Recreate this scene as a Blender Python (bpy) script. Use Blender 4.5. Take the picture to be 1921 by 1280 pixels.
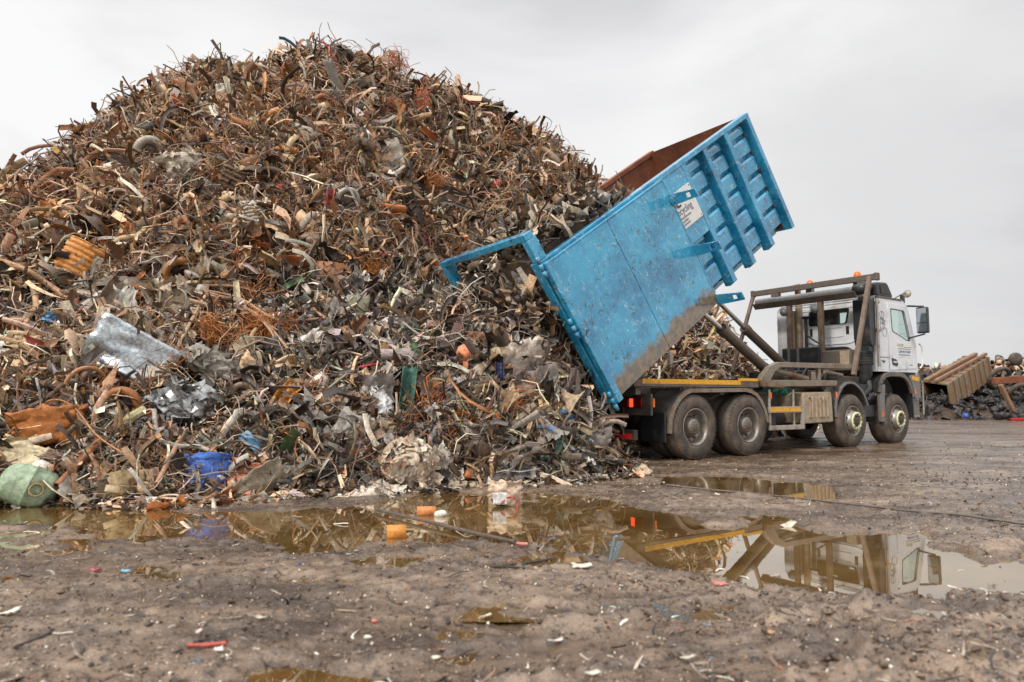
import bpy, bmesh, math, random
import numpy as np
from mathutils import Vector, Matrix

for o in list(bpy.data.objects):
    bpy.data.objects.remove(o)
scene = bpy.context.scene
col = scene.collection
rnd = random.Random(7)
R = math.radians

# ------------------------------------------------------------------ camera, sky, sun, exposure
CAM_H, PITCH, FPX = 1.0576, 0.0789, 1280.0
cam_data = bpy.data.cameras.new("camera")
cam_data.sensor_width = 36.0
cam_data.lens = 24.0
cam_data.clip_start = 0.05
cam_data.clip_end = 5000
cam_data.dof.use_dof = True
cam_data.dof.focus_distance = 10.0
cam_data.dof.aperture_fstop = 1.8
cam = bpy.data.objects.new("camera", cam_data)
cam.location = (0, 0, CAM_H)
cam.rotation_euler = (math.pi / 2 + PITCH, 0, 0)
col.objects.link(cam)
scene.camera = cam

SUN_EL, SUN_AZ = 42.0, 222.0          # azimuth measured clockwise from +Y: high, behind the camera and to the left
world = bpy.data.worlds.new("World")
scene.world = world
world.use_nodes = True
wt = world.node_tree
wt.nodes.clear()
W = wt.nodes.new
w_out = W("ShaderNodeOutputWorld")
w_bg = W("ShaderNodeBackground")
w_bg.inputs["Strength"].default_value = 0.1
w_sky = W("ShaderNodeTexSky")
w_sky.sky_type = 'NISHITA'
w_sky.sun_disc = False
w_sky.sun_elevation = R(SUN_EL)
w_sky.sun_rotation = R(SUN_AZ)
w_hsv = W("ShaderNodeHueSaturation")
w_hsv.inputs["Saturation"].default_value = 0.12
w_hsv.inputs["Value"].default_value = 1.0
wt.links.new(w_sky.outputs[0], w_hsv.inputs["Color"])
w_tc = W("ShaderNodeTexCoord")
w_sep = W("ShaderNodeSeparateXYZ")
wt.links.new(w_tc.outputs["Generated"], w_sep.inputs[0])
# overcast: brighter overhead than along the horizon
w_ramp = W("ShaderNodeValToRGB")
w_ramp.color_ramp.interpolation = 'EASE'
els = w_ramp.color_ramp.elements
els[0].position = 0.0
els[0].color = (8.1, 8.1, 8.1, 1)
els[1].position = 1.0
els[1].color = (18.0, 18.0, 18.3, 1)
e = els.new(0.12); e.color = (8.3, 8.3, 8.3, 1)
e = els.new(0.52); e.color = (8.6, 8.6, 8.62, 1)
e = els.new(0.72); e.color = (14.0, 14.0, 14.2, 1)
wt.links.new(w_sep.outputs["Z"], w_ramp.inputs[0])
w_map = W("ShaderNodeMapping")
w_map.inputs["Scale"].default_value = (1.2, 1.2, 2.6)
w_map.inputs["Location"].default_value = (0.35, 0.1, 0.62)
wt.links.new(w_tc.outputs["Generated"], w_map.inputs["Vector"])
w_noise = W("ShaderNodeTexNoise")
w_noise.inputs["Scale"].default_value = 1.15
w_noise.inputs["Detail"].default_value = 5.0
w_noise.inputs["Roughness"].default_value = 0.5
w_noise.inputs["Distortion"].default_value = 0.6
wt.links.new(w_map.outputs[0], w_noise.inputs["Vector"])
w_cr = W("ShaderNodeValToRGB")
w_cr.color_ramp.interpolation = 'EASE'
w_cr.color_ramp.elements[0].position = 0.33
w_cr.color_ramp.elements[0].color = (0.76, 0.76, 0.775, 1)
w_cr.color_ramp.elements[1].position = 0.56
w_cr.color_ramp.elements[1].color = (1.03, 1.03, 1.03, 1)
wt.links.new(w_noise.outputs[0], w_cr.inputs[0])
w_mul = W("ShaderNodeMixRGB")
w_mul.blend_type = 'MULTIPLY'
w_mul.inputs[0].default_value = 1.0
wt.links.new(w_ramp.outputs[0], w_mul.inputs[1])
wt.links.new(w_cr.outputs[0], w_mul.inputs[2])
def cloud_patch(d, lo, hi, dark, src):
    dn = W("ShaderNodeVectorMath"); dn.operation = 'DOT_PRODUCT'
    v = Vector(d).normalized(); dn.inputs[1].default_value = v
    ad = W("ShaderNodeVectorMath"); ad.operation = 'MULTIPLY_ADD'
    nz = W("ShaderNodeTexNoise"); nz.inputs["Scale"].default_value = 3.0; nz.inputs["Detail"].default_value = 5
    mp_ = W("ShaderNodeMapping"); mp_.inputs["Scale"].default_value = (1, 1, 2.2); wt.links.new(w_tc.outputs["Generated"], mp_.inputs["Vector"]); wt.links.new(mp_.outputs[0], nz.inputs["Vector"])
    wt.links.new(nz.outputs["Color"], ad.inputs[0]); ad.inputs[1].default_value = (.5, .5, .5); wt.links.new(w_tc.outputs["Generated"], ad.inputs[2])
    sb = W("ShaderNodeVectorMath"); sb.operation = 'SUBTRACT'; sb.inputs[1].default_value = (.25, .25, .25); wt.links.new(ad.outputs[0], sb.inputs[0])
    sq = W("ShaderNodeVectorMath"); sq.operation = 'MULTIPLY'; sq.inputs[1].default_value = (1, 1, 1); wt.links.new(sb.outputs[0], sq.inputs[0])
    nm = W("ShaderNodeVectorMath"); nm.operation = 'NORMALIZE'; wt.links.new(sq.outputs[0], nm.inputs[0])
    wt.links.new(nm.outputs[0], dn.inputs[0])
    rp = W("ShaderNodeValToRGB"); rp.color_ramp.interpolation = 'EASE'
    rp.color_ramp.elements[0].position = lo; rp.color_ramp.elements[0].color = (1, 1, 1, 1)
    rp.color_ramp.elements[1].position = hi; rp.color_ramp.elements[1].color = (dark, dark, dark * 1.01, 1)
    wt.links.new(dn.outputs["Value"], rp.inputs[0])
    ml = W("ShaderNodeMixRGB"); ml.blend_type = 'MULTIPLY'; ml.inputs[0].default_value = 1
    wt.links.new(src, ml.inputs[1]); wt.links.new(rp.outputs[0], ml.inputs[2])
    return ml.outputs[0]
sky_col = cloud_patch((.66, 1, .22), .90, .997, .77, w_mul.outputs[0])
sky_col = cloud_patch((-.05, 1, .62), .92, .998, .90, sky_col)
w_mix = W("ShaderNodeMixRGB")
w_mix.inputs[0].default_value = 0.93
wt.links.new(w_hsv.outputs[0], w_mix.inputs[1])
wt.links.new(sky_col, w_mix.inputs[2])
wt.links.new(w_mix.outputs[0], w_bg.inputs["Color"])
wt.links.new(w_bg.outputs[0], w_out.inputs[0])

sun_data = bpy.data.lights.new("sun", 'SUN')
sun_data.energy = 2.3
sun_data.angle = R(11)
sun_data.color = (1.0, 0.945, 0.86)
sun = bpy.data.objects.new("sun", sun_data)
az, el = R(SUN_AZ), R(SUN_EL)
sd = Vector((math.sin(az) * math.cos(el), math.cos(az) * math.cos(el), math.sin(el)))
sun.rotation_euler = sd.to_track_quat('Z', 'Y').to_euler()
sun.location = (0, 0, 40)
col.objects.link(sun)
scene.view_settings.view_transform = 'Standard'
scene.view_settings.look = 'None'
scene.view_settings.exposure = 0.2
scene.view_settings.gamma = 1.0
scene.render.engine = 'CYCLES'
scene.cycles.max_bounces = 6
scene.cycles.diffuse_bounces = 3
scene.cycles.transparent_max_bounces = 8

# ------------------------------------------------------------------ measuring helpers (photo 1921 x 1280)
CP, SP = math.cos(PITCH), math.sin(PITCH)
TX, TY, YAW = 3.0063, 11.2359, 0.5917
U = np.array([math.cos(YAW), math.sin(YAW)])
N = np.array([-math.sin(YAW), math.cos(YAW)])
TP = np.array([TX, TY])

def ray(x, y):
    a, b = (x - 960.5) / FPX, (640 - y) / FPX
    return np.array([a, CP - SP * b, SP + CP * b])

def at_depth(x, y, Y):
    d = ray(x, y)
    return np.array([0, 0, CAM_H]) + d * (Y / d[1])

def gnd(x, y, z=0.0):
    d = ray(x, y)
    k = (z - CAM_H) / d[2]
    return (d[0] * k, d[1] * k)

def sz(x, y, t=0.0):                     # truck coordinates on the plane t
    d = ray(x, y)
    k = (t + N @ TP) / (N @ d[:2])
    q = d * k
    return float(U @ (q[:2] - TP)), float(q[2] + CAM_H)

def tz(x, y, s):                         # truck coordinates on the plane s
    d = ray(x, y)
    k = (s + U @ TP) / (U @ d[:2])
    q = d * k
    return float(N @ (q[:2] - TP)), float(q[2] + CAM_H)

def srgb(r, g, b):
    f = lambda c: (c / 255 / 12.92) if c <= 10 else ((c / 255 + 0.055) / 1.055) ** 2.4
    return (f(r), f(g), f(b))

# ------------------------------------------------------------------ noise
def _hash(ix, iy, seed):
    n = (ix.astype(np.int64) * 374761393 + iy.astype(np.int64) * 668265263 + seed * 1274126177) & 0x7fffffff
    n = ((n ^ (n >> 13)) * 1274126177) & 0x7fffffff
    n = (n ^ (n >> 16)) & 0xffff
    return n / 65535.0

def vnoise(x, y, seed=0):
    ix, iy = np.floor(x), np.floor(y)
    fx, fy = x - ix, y - iy
    fx = fx * fx * (3 - 2 * fx); fy = fy * fy * (3 - 2 * fy)
    a, b = _hash(ix, iy, seed), _hash(ix + 1, iy, seed)
    c, d = _hash(ix, iy + 1, seed), _hash(ix + 1, iy + 1, seed)
    return (a * (1 - fx) + b * fx) * (1 - fy) + (c * (1 - fx) + d * fx) * fy - 0.5

def fbm(x, y, octv=4, seed=0, gain=0.5):
    s = 0; a = 1.0; f = 1.0
    for o in range(octv):
        s = s + a * vnoise(x * f + o * 17.3, y * f - o * 9.1, seed + o)
        a *= gain; f *= 2.03
    return s

def smooth(e0, e1, x):
    t = np.clip((x - e0) / (e1 - e0), 0, 1)
    return t * t * (3 - 2 * t)

# ------------------------------------------------------------------ heap height (a pile of several cones of scrap)
CONES = np.array([
    (-4.9, 19.6, 10.75, 11.4, 2.7), (-8.3, 19.2, 10.6, 10.0, 1.0), (-7.0, 19.2, 10.5, 10.0, 1.0), (-13.4, 16.2, 6.1, 9.0, 1.5),
    (-9.2, 11.6, 3.75, 5.7, 1.5), (-5.2, 10.3, 2.45, 3.9, 1.0), (-2.4, 21.0, 10.3, 10.4, 1.8),
    (0.3, 25.0, 11.0, 9.3, 1.2), (-0.4, 10.8, 2.85, 2.6, 0.7), (-2.4, 11.1, 2.7, 3.35, 0.8)])

def heap_h(x, y):
    x = np.asarray(x, float); y = np.asarray(y, float)
    hs = []
    for cx, cy, h, rr, a in CONES:
        r = np.hypot(x - cx, y - cy)
        k = h / (math.sqrt(rr * rr + a * a) - a)
        hs.append(h - k * (np.sqrt(r * r + a * a) - a))
    hs = np.array(hs); k = 0.35
    m = hs.max(0)
    h = m + k * np.log(np.exp((hs - m) / k).sum(0)) - k * 0.3
    h = h + fbm(x * 0.55, y * 0.55, 3, 5) * 0.75 * smooth(0.2, 2.5, h)
    s = (x - TX) * U[0] + (y - TY) * U[1]
    t = (x - TX) * N[0] + (y - TY) * N[1]
    # below the container's hoop the fresh spill is lower
    k_ = np.clip((t + 0.1) / 2.9, 0, 1) * 2.9 - 0.1
    dh = np.hypot(s + 3.25, t - k_)
    h = np.minimum(h, 2.62 + 1.5 * np.maximum(0, dh - 0.75))
    # the lorry's lane is kept clear
    lim_t = np.maximum(0, (t - 3.0)) * 1.5
    sk = s - .85 * np.minimum(t, 0)
    lim_s = np.maximum(0, (-1.95 - sk)) * 1.6
    lim = np.where(t > 2.6, np.maximum(lim_t, lim_s * 1.6), lim_s)
    h = np.where(sk > -3.0, np.minimum(h, np.maximum(lim, -0.2)), h)
    return h

def heap_n(x, y):
    e = 0.25
    gx = (heap_h(x + e, y) - heap_h(x - e, y)) / (2 * e)
    gy = (heap_h(x, y + e) - heap_h(x, y - e)) / (2 * e)
    n = np.stack([-gx, -gy, np.ones_like(gx)], -1)
    return n / np.linalg.norm(n, axis=-1, keepdims=True)

def spot(px, py, off=0.0):
    """where the sight line of a photo pixel meets the heap or the ground"""
    d = ray(px, py)
    k = np.arange(4.0, 34.0, 0.02)
    P = np.array([0, 0, CAM_H])[None] + k[:, None] * d[None]
    h = np.maximum(heap_h(P[:, 0], P[:, 1]), 0.0)
    hit = np.nonzero(P[:, 2] <= h)[0]
    i = hit[0] if len(hit) else len(k) - 1
    p = P[i] - d * off
    n = heap_n(np.array([p[0]]), np.array([p[1]]))[0]
    return p, n, k[i]

# ------------------------------------------------------------------ materials
def nodes_of(name):
    m = bpy.data.materials.new(name)
    m.use_nodes = True
    t = m.node_tree
    return m, t, t.nodes["Principled BSDF"]

def add(t, kind, **kw):
    n = t.nodes.new(kind)
    for k, v in kw.items():
        if k in n.inputs: n.inputs[k].default_value = v
        else: setattr(n, k, v)
    return n

def noise(t, scale, detail=5, rough=0.55, vec=None, dist=0.0):
    n = add(t, "ShaderNodeTexNoise", Scale=scale, Detail=detail, Roughness=rough, Distortion=dist)
    if vec is None:
        tc = add(t, "ShaderNodeTexCoord"); vec = tc.outputs["Object"]
    t.links.new(vec, n.inputs["Vector"])
    return n

def ramp(t, fac, p0, c0, p1, c1):
    r = add(t, "ShaderNodeValToRGB")
    r.color_ramp.elements[0].position = p0; r.color_ramp.elements[1].position = p1
    f = lambda c: (c, c, c, 1) if not hasattr(c, '__len__') else (*c[:3], 1)
    r.color_ramp.elements[0].color = f(c0); r.color_ramp.elements[1].color = f(c1)
    t.links.new(fac, r.inputs[0])
    return r

def mix(t, a, b, fac, mode='MIX'):
    m = add(t, "ShaderNodeMixRGB", blend_type=mode)
    for i, v in ((0, fac), (1, a), (2, b)):
        if hasattr(v, 'is_output') or isinstance(v, bpy.types.NodeSocket): t.links.new(v, m.inputs[i])
        elif i == 0: m.inputs[0].default_value = v
        else: m.inputs[i].default_value = (*v[:3], 1)
    return m

def bump(t, bsdf, h, strength, dist=0.01):
    b = add(t, "ShaderNodeBump", Strength=strength, Distance=dist)
    t.links.new(h, b.inputs["Height"])
    t.links.new(b.outputs[0], bsdf.inputs["Normal"])

def mat(name, c, rough=0.5, metal=0.0, dirt=None, dirt_amt=0.5, scale=3.0, var=0.25, bmp=0.2, coat=0.0):
    m, t, b = nodes_of(name)
    n1 = noise(t, scale, 7, 0.6)
    n2 = noise(t, scale * 7, 4, 0.6)
    r2 = ramp(t, n2.outputs[0], 0.3, 1 - var, 0.7, 1 + var)
    base = mix(t, c, r2.outputs[0], 1.0, 'MULTIPLY')
    out = base.outputs[0]
    if dirt:
        r1 = ramp(t, n1.outputs[0], 0.62 - 0.3 * dirt_amt, 0.0, 0.74 - 0.1 * dirt_amt, 1.0)
        mm = mix(t, out, dirt, r1.outputs[0])
        out = mm.outputs[0]
    t.links.new(out, b.inputs["Base Color"])
    rr = ramp(t, n1.outputs[0], 0.3, max(0.02, rough - 0.12), 0.7, min(1, rough + 0.15))
    t.links.new(rr.outputs[0], b.inputs["Roughness"])
    b.inputs["Metallic"].default_value = metal
    b.inputs["Coat Weight"].default_value = coat
    b.inputs["Coat Roughness"].default_value = 0.08
    if bmp: bump(t, b, n2.outputs[0], bmp, 0.008)
    return m

MUD = srgb(118, 98, 80)
RUST = srgb(122, 74, 42)
M = {}
M['steel'] = mat('grimy_steel', srgb(122, 112, 100), 0.5, 0.35, MUD, 0.6, 2.5)
M['rail'] = mat('rail_steel', srgb(140, 128, 112), 0.45, 0.3, RUST, 0.45, 3)
M['rusty'] = mat('rusty_steel', srgb(130, 113, 100), 0.6, 0.2, srgb(106, 82, 66), 0.7, 5)
M['brown'] = mat('brown_steel', srgb(112, 104, 97), 0.5, 0.3, srgb(104, 86, 73), 0.6, 4)
M['dark'] = mat('dark_frame', srgb(58, 54, 50), 0.55, 0.1, srgb(88, 74, 62), 0.6, 3)
M['black'] = mat('black_plastic', srgb(46, 47, 49), 0.38, 0.0, srgb(86, 78, 70), 0.25, 3, 0.15)
M['fender'] = mat('grey_mudguard', srgb(84, 80, 76), 0.42, 0.0, srgb(126, 112, 98), 0.6, 2.5)
M['grey'] = mat('grey_panel', srgb(112, 114, 116), 0.4, 0.0, srgb(132, 120, 106), 0.45, 2.5)
M['white'] = mat('cab_paint', srgb(226, 228, 231), 0.28, 0.0, srgb(168, 160, 150), 0.3, 1.6, 0.05, 0.03, 0.4)
M['cream'] = mat('dusty_plate', srgb(176, 158, 134), 0.5, 0.2, srgb(140, 118, 94), 0.5, 3)
M['alu'] = mat('dull_aluminium', srgb(176, 168, 156), 0.4, 0.4, MUD, 0.4, 4)
M['tyre'] = mat('tyre_rubber', srgb(72, 66, 60), 0.75, 0.0, srgb(112, 96, 82), 0.65, 5, 0.3, 0.4)
M['rim'] = mat('wheel_rim', srgb(150, 144, 136), 0.4, 0.45, srgb(118, 100, 84), 0.5, 5)
M['hub'] = mat('wheel_hub', srgb(104, 94, 84), 0.55, 0.3, MUD, 0.6, 8)
M['yellow'] = mat('yellow_strip', srgb(232, 168, 30), 0.4, 0.0, srgb(160, 116, 50), 0.3, 6)
M['lime'] = mat('lime_ring', srgb(222, 226, 178), 0.45, 0.0, srgb(150, 140, 90), 0.3, 10)
M['red'] = mat('red_tape', srgb(190, 30, 36), 0.35, 0.0, srgb(110, 40, 36), 0.45, 8)
M['amber'] = mat('amber_lens', srgb(236, 110, 28), 0.2, 0.0, None)
M['green'] = mat('green_strap', srgb(22, 92, 76), 0.7, 0.0, srgb(16, 54, 46), 0.6, 8)
M['chrome'] = mat('chrome_rod', srgb(205, 205, 205), 0.18, 0.95, None, 0, 3, 0.05, 0.0)
M['seat'] = mat('seat_cloth', srgb(58, 60, 66), 0.8)
M['mirror'] = mat('mirror_glass', srgb(190, 200, 205), 0.03, 1.0, None, 0, 3, 0.02, 0.0)
M['signwhite'] = mat('sign_board', srgb(232, 230, 224), 0.4, 0.0, srgb(200, 190, 176), 0.2, 4, 0.04, 0.0)
M['ink_navy'] = mat('navy_ink', srgb(64, 66, 110), 0.5, 0.0, None, 0, 3, 0.05, 0)
M['ink_grey'] = mat('grey_ink', srgb(132, 130, 134), 0.5, 0.0, None, 0, 3, 0.05, 0)
M['ink_dark'] = mat('charcoal_ink', srgb(60, 58, 64), 0.5, 0.0, None, 0, 3, 0.05, 0)
M['ink_blue'] = mat('blue_ink', srgb(70, 112, 165), 0.5, 0.0, None, 0, 3, 0.05, 0)
M['ink_white'] = mat('white_ink', srgb(240, 240, 240), 0.5, 0.0, None, 0, 3, 0.03, 0)
M['olive'] = mat('olive_bin', srgb(112, 102, 74), 0.6, 0.1, srgb(124, 84, 56), 0.9, 1.4, 0.35)
M['timber'] = mat('old_timber', srgb(136, 104, 80), 0.75, 0.0, srgb(112, 78, 56), 0.6, 2)
M['rustinner'] = mat('rusty_interior', srgb(142, 86, 58), 0.7, 0.1, srgb(104, 60, 42), 0.7, 1.5)

m, t, b = nodes_of('tail_lamp_lit')
b.inputs["Base Color"].default_value = (0.5, 0.01, 0.01, 1)
b.inputs["Emission Color"].default_value = (1.0, 0.06, 0.02, 1)
b.inputs["Emission Strength"].default_value = 1.6
M['lamp_lit'] = m
M['lamp_red'] = mat('tail_lamp_red', srgb(120, 14, 22), 0.15, 0, None, 0, 3, 0.05, 0)

m, t, b = nodes_of('window_glass')
b.inputs["Base Color"].default_value = (0.75, 0.86, 0.82, 1)
b.inputs["Roughness"].default_value = 0.02
b.inputs["IOR"].default_value = 1.45
tr = add(t, "ShaderNodeBsdfTransparent"); tr.inputs[0].default_value = (0.91, 0.96, 0.94, 1)
gl = add(t, "ShaderNodeBsdfGlossy", Roughness=0.02)
lw = add(t, "ShaderNodeLayerWeight", Blend=0.5)
pw = add(t, "ShaderNodeMath", operation='POWER'); pw.inputs[1].default_value = 4.0; t.links.new(lw.outputs["Facing"], pw.inputs[0])
fr = add(t, "ShaderNodeMath", operation='MULTIPLY_ADD', use_clamp=True); fr.inputs[1].default_value = 0.85; fr.inputs[2].default_value = 0.04; t.links.new(pw.outputs[0], fr.inputs[0])
ms = add(t, "ShaderNodeMixShader")
t.links.new(fr.outputs[0], ms.inputs[0]); t.links.new(tr.outputs[0], ms.inputs[1]); t.links.new(gl.outputs[0], ms.inputs[2])
t.links.new(ms.outputs[0], t.nodes["Material Output"].inputs[0])
M['glass'] = m

def blue_paint(name, rust_edge):
    m, t, b = nodes_of(name)
    tc = add(t, "ShaderNodeTexCoord"); ob = tc.outputs["Object"]
    n1 = noise(t, 1.3, 7, 0.62, ob); n2 = noise(t, 9, 6, 0.65, ob)
    c = mix(t, srgb(0, 122, 168), srgb(48, 164, 206), ramp(t, n1.outputs[0], 0.38, 0, 0.58, 1).outputs[0])
    c = mix(t, c.outputs[0], srgb(130, 196, 222), ramp(t, n2.outputs[0], 0.54, 0, 0.75, 0.6).outputs[0])
    # scratches: thin broken lines, only where the panel has been scuffed
    mp = add(t, "ShaderNodeMapping"); mp.inputs["Scale"].default_value = (3.2, 1, 1.7); mp.inputs["Rotation"].default_value = (0, 0.5, 0)
    nd = noise(t, 2.4, 4, 0.6, ob)
    av = add(t, "ShaderNodeMixRGB", blend_type='ADD'); av.inputs[0].default_value = 0.5
    t.links.new(ob, av.inputs[1]); t.links.new(nd.outputs["Color"], av.inputs[2]); t.links.new(av.outputs[0], mp.inputs["Vector"])
    vo = add(t, "ShaderNodeTexVoronoi", feature='DISTANCE_TO_EDGE', Scale=3.4); t.links.new(mp.outputs[0], vo.inputs["Vector"])
    thin = ramp(t, vo.outputs[0], 0.022, 1, 0.04, 0)
    area = ramp(t, noise(t, 2.0, 6, 0.75, ob).outputs[0], 0.50, 0, 0.54, .9)
    sc = mix(t, thin.outputs[0], area.outputs[0], 1.0, 'MULTIPLY')
    fine = ramp(t, noise(t, 17, 6, 0.8, ob, 2.5).outputs[0], 0.58, 0, 0.60, .9)
    fa = mix(t, fine.outputs[0], ramp(t, noise(t, 1.6, 5, 0.7, ob).outputs[0], 0.49, 0, 0.56, 1).outputs[0], 1.0, 'MULTIPLY')
    c = mix(t, c.outputs[0], srgb(52, 60, 66), sc.outputs[0])
    c = mix(t, c.outputs[0], srgb(58, 66, 72), fa.outputs[0])
    white = ramp(t, noise(t, 5.5, 5, 0.8, mp.outputs[0], 0.8).outputs[0], 0.59, 0, 0.63, 1)
    c = mix(t, c.outputs[0], srgb(196, 216, 224), mix(t, white.outputs[0], (0.7, 0.7, 0.7), 1.0, 'MULTIPLY').outputs[0])
    if rust_edge:                        # rust creeping up from the lower edge of the door
        sp = add(t, "ShaderNodeSeparateXYZ"); t.links.new(ob, sp.inputs[0])
        ad = add(t, "ShaderNodeMath", operation='MULTIPLY_ADD'); ad.inputs[1].default_value = -0.55
        t.links.new(noise(t, 5, 7, 0.7, ob).outputs[0], ad.inputs[0]); t.links.new(sp.outputs["Z"], ad.inputs[2])
        re = ramp(t, ad.outputs[0], -0.26, .95, 0.10, 0)
        rc = mix(t, srgb(136, 108, 70), srgb(92, 72, 52), ramp(t, n2.outputs[0], 0.4, 0, 0.6, 1).outputs[0])
        c = mix(t, c.outputs[0], rc.outputs[0], re.outputs[0])
    t.links.new(c.outputs[0], b.inputs["Base Color"])
    b.inputs["Roughness"].default_value = 0.42
    b.inputs["Coat Weight"].default_value = 0.9
    b.inputs["Coat IOR"].default_value = 1.75
    t.links.new(ramp(t, n2.outputs[0], 0.4, 0.03, 0.75, 0.12).outputs[0], b.inputs["Coat Roughness"])
    bump(t, b, n1.outputs[0], 0.35, 0.03)
    return m
M['blue'] = blue_paint('blue_paint', False)
M['bluedoor'] = blue_paint('blue_door_paint', True)

def scrap_material(name, metal, rough, rust_amt):
    m, t, b = nodes_of(name)
    at = add(t, "ShaderNodeAttribute", attribute_name='Col')
    n1 = noise(t, 3.5, 7, 0.68); n2 = noise(t, 22, 5, 0.65); n3 = noise(t, 60, 3, 0.6)
    c = mix(t, at.outputs["Color"], ramp(t, n2.outputs[0], 0.3, 0.55, 0.72, 1.4).outputs[0], 1.0, 'MULTIPLY')
    rs = ramp(t, n1.outputs[0], 0.52, 0, 0.70, rust_amt)
    c = mix(t, c.outputs[0], srgb(132, 98, 70), rs.outputs[0])
    dk = ramp(t, n3.outputs[0], 0.60, 0, 0.72, 0.5)
    c = mix(t, c.outputs[0], srgb(66, 52, 42), dk.outputs[0])
    t.links.new(c.outputs[0], b.inputs["Base Color"])
    b.inputs["Metallic"].default_value = metal
    t.links.new(ramp(t, n2.outputs[0], 0.3, rough - 0.15, 0.7, min(1, rough + 0.2)).outputs[0], b.inputs["Roughness"])
    bump(t, b, n2.outputs[0], 0.35, 0.02)
    return m
M['scrap'] = scrap_material('scrap_metal', 0.05, 0.5, 0.28)
M['silver'] = scrap_material('silver_scrap', 0.85, 0.33, 0.3)
M['clean'] = scrap_material('plain_scrap', 0.0, 0.45, 0.08)

# ------------------------------------------------------------------ mesh helpers
class MB:
    def __init__(s): s.v = []; s.f = []; s.sm = []
    def _add(s, v, f, smooth=False):
        o = len(s.v); s.v += [tuple(map(float, p)) for p in v]
        s.f += [tuple(i + o for i in q) for q in f]; s.sm += [smooth] * len(f)
    def box(s, x0, x1, y0, y1, z0, z1):
        v = [(x0, y0, z0), (x1, y0, z0), (x1, y1, z0), (x0, y1, z0), (x0, y0, z1), (x1, y0, z1), (x1, y1, z1), (x0, y1, z1)]
        s._add(v, [(0, 3, 2, 1), (4, 5, 6, 7), (0, 1, 5, 4), (1, 2, 6, 5), (2, 3, 7, 6), (3, 0, 4, 7)])
        return s
    def bar(s, p, q, w, h, up=(0, 0, 1)):
        p, q = Vector(p), Vector(q); d = (q - p).normalized(); u = Vector(up)
        x = d.cross(u)
        if x.length < 1e-4: x = d.cross(Vector((1, 0, 0)))
        x.normalize(); y = x.cross(d).normalized()
        v = []
        for c in (p, q):
            for a, b in ((-1, -1), (1, -1), (1, 1), (-1, 1)): v.append(c + x * (a * w / 2) + y * (b * h / 2))
        s._add(v, [(0, 1, 2, 3), (7, 6, 5, 4), (0, 4, 5, 1), (1, 5, 6, 2), (2, 6, 7, 3), (3, 7, 4, 0)])
        return s
    def tube(s, pts, r, n=8, r1=None, caps=True):
        pts = [Vector(p) for p in pts]; k = len(pts); v = []; f = []
        ref = None
        for i, p in enumerate(pts):
            d = (pts[min(i + 1, k - 1)] - pts[max(i - 1, 0)]).normalized()
            if ref is None:
                ref = d.cross(Vector((0, 0, 1)))
                if ref.length < 0.05: ref = d.cross(Vector((1, 0, 0)))
            x = (ref - d * ref.dot(d)).normalized(); ref = x; y = d.cross(x)
            rr = r if r1 is None else r + (r1 - r) * i / (k - 1)
            for j in range(n):
                a = 2 * math.pi * j / n
                v.append(p + x * (math.cos(a) * rr) + y * (math.sin(a) * rr))
        for i in range(k - 1):
            for j in range(n):
                f.append((i * n + j, i * n + (j + 1) % n, (i + 1) * n + (j + 1) % n, (i + 1) * n + j))
        s._add(v, f, True)
        if caps:
            s._add(v[:n], [tuple(range(n))[::-1]]); s._add(v[-n:], [tuple(range(n))])
        return s
    def lathe(s, prof, c=(0, 0, 0), axis='y', n=32, closed=False):
        """prof: list of (radius, along-axis)"""
        v = []; f = []; k = len(prof)
        for r, a in prof:
            for j in range(n):
                g = 2 * math.pi * j / n; x, y = r * math.cos(g), r * math.sin(g)
                p = (x, a, y) if axis == 'y' else ((x, y, a) if axis == 'z' else (a, x, y))
                v.append((p[0] + c[0], p[1] + c[1], p[2] + c[2]))
        for i in range(k - 1 + (1 if closed else 0)):
            i2 = (i + 1) % k
            for j in range(n): f.append((i * n + j, i * n + (j + 1) % n, i2 * n + (j + 1) % n, i2 * n + j))
        s._add(v, f, True)
        return s
    def prism(s, poly, d0, d1, axis='y'):
        """poly in (x,z) for axis y, (y,z) for axis x, (x,y) for axis z"""
        n = len(poly)
        g = {'y': lambda a, b, d: (a, d, b), 'x': lambda a, b, d: (d, a, b), 'z': lambda a, b, d: (a, b, d)}[axis]
        v = [g(a, b, d0) for a, b in poly] + [g(a, b, d1) for a, b in poly]
        f = [tuple(range(n)), tuple(range(n, 2 * n))[::-1]] + [(i, (i + 1) % n, n + (i + 1) % n, n + i) for i in range(n)]
        s._add(v, f); return s
    def build(s, name, m, parent=None, bevel=0.0, seg=1):
        me = bpy.data.meshes.new(name); me.from_pydata(s.v, [], s.f); me.update()
        bm = bmesh.new(); bm.from_mesh(me); bmesh.ops.recalc_face_normals(bm, faces=bm.faces); bm.to_mesh(me); bm.free()
        me.polygons.foreach_set('use_smooth', s.sm)
        return link(name, me, m, parent, bevel, seg)

def link(name, me, m, parent=None, bevel=0.0, seg=1):
    if m is not None and not me.materials: me.materials.append(m)
    o = bpy.data.objects.new(name, me); col.objects.link(o)
    if parent is not None: o.parent = parent
    if bevel:
        md = o.modifiers.new('bevel', 'BEVEL'); md.width = bevel; md.segments = seg; md.limit_method = 'ANGLE'; md.angle_limit = R(35)
    return o

def tag(o, label=None, cat=None, group=None, kind=None):
    if label: o['label'] = label
    if cat: o['category'] = cat
    if group: o['group'] = group
    if kind: o['kind'] = kind
    return o

def empty(name, loc, rot=(0, 0, 0)):
    o = bpy.data.objects.new(name, None); o.location = loc; o.rotation_euler = rot
    o.empty_display_size = 0.3; col.objects.link(o); return o

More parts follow.
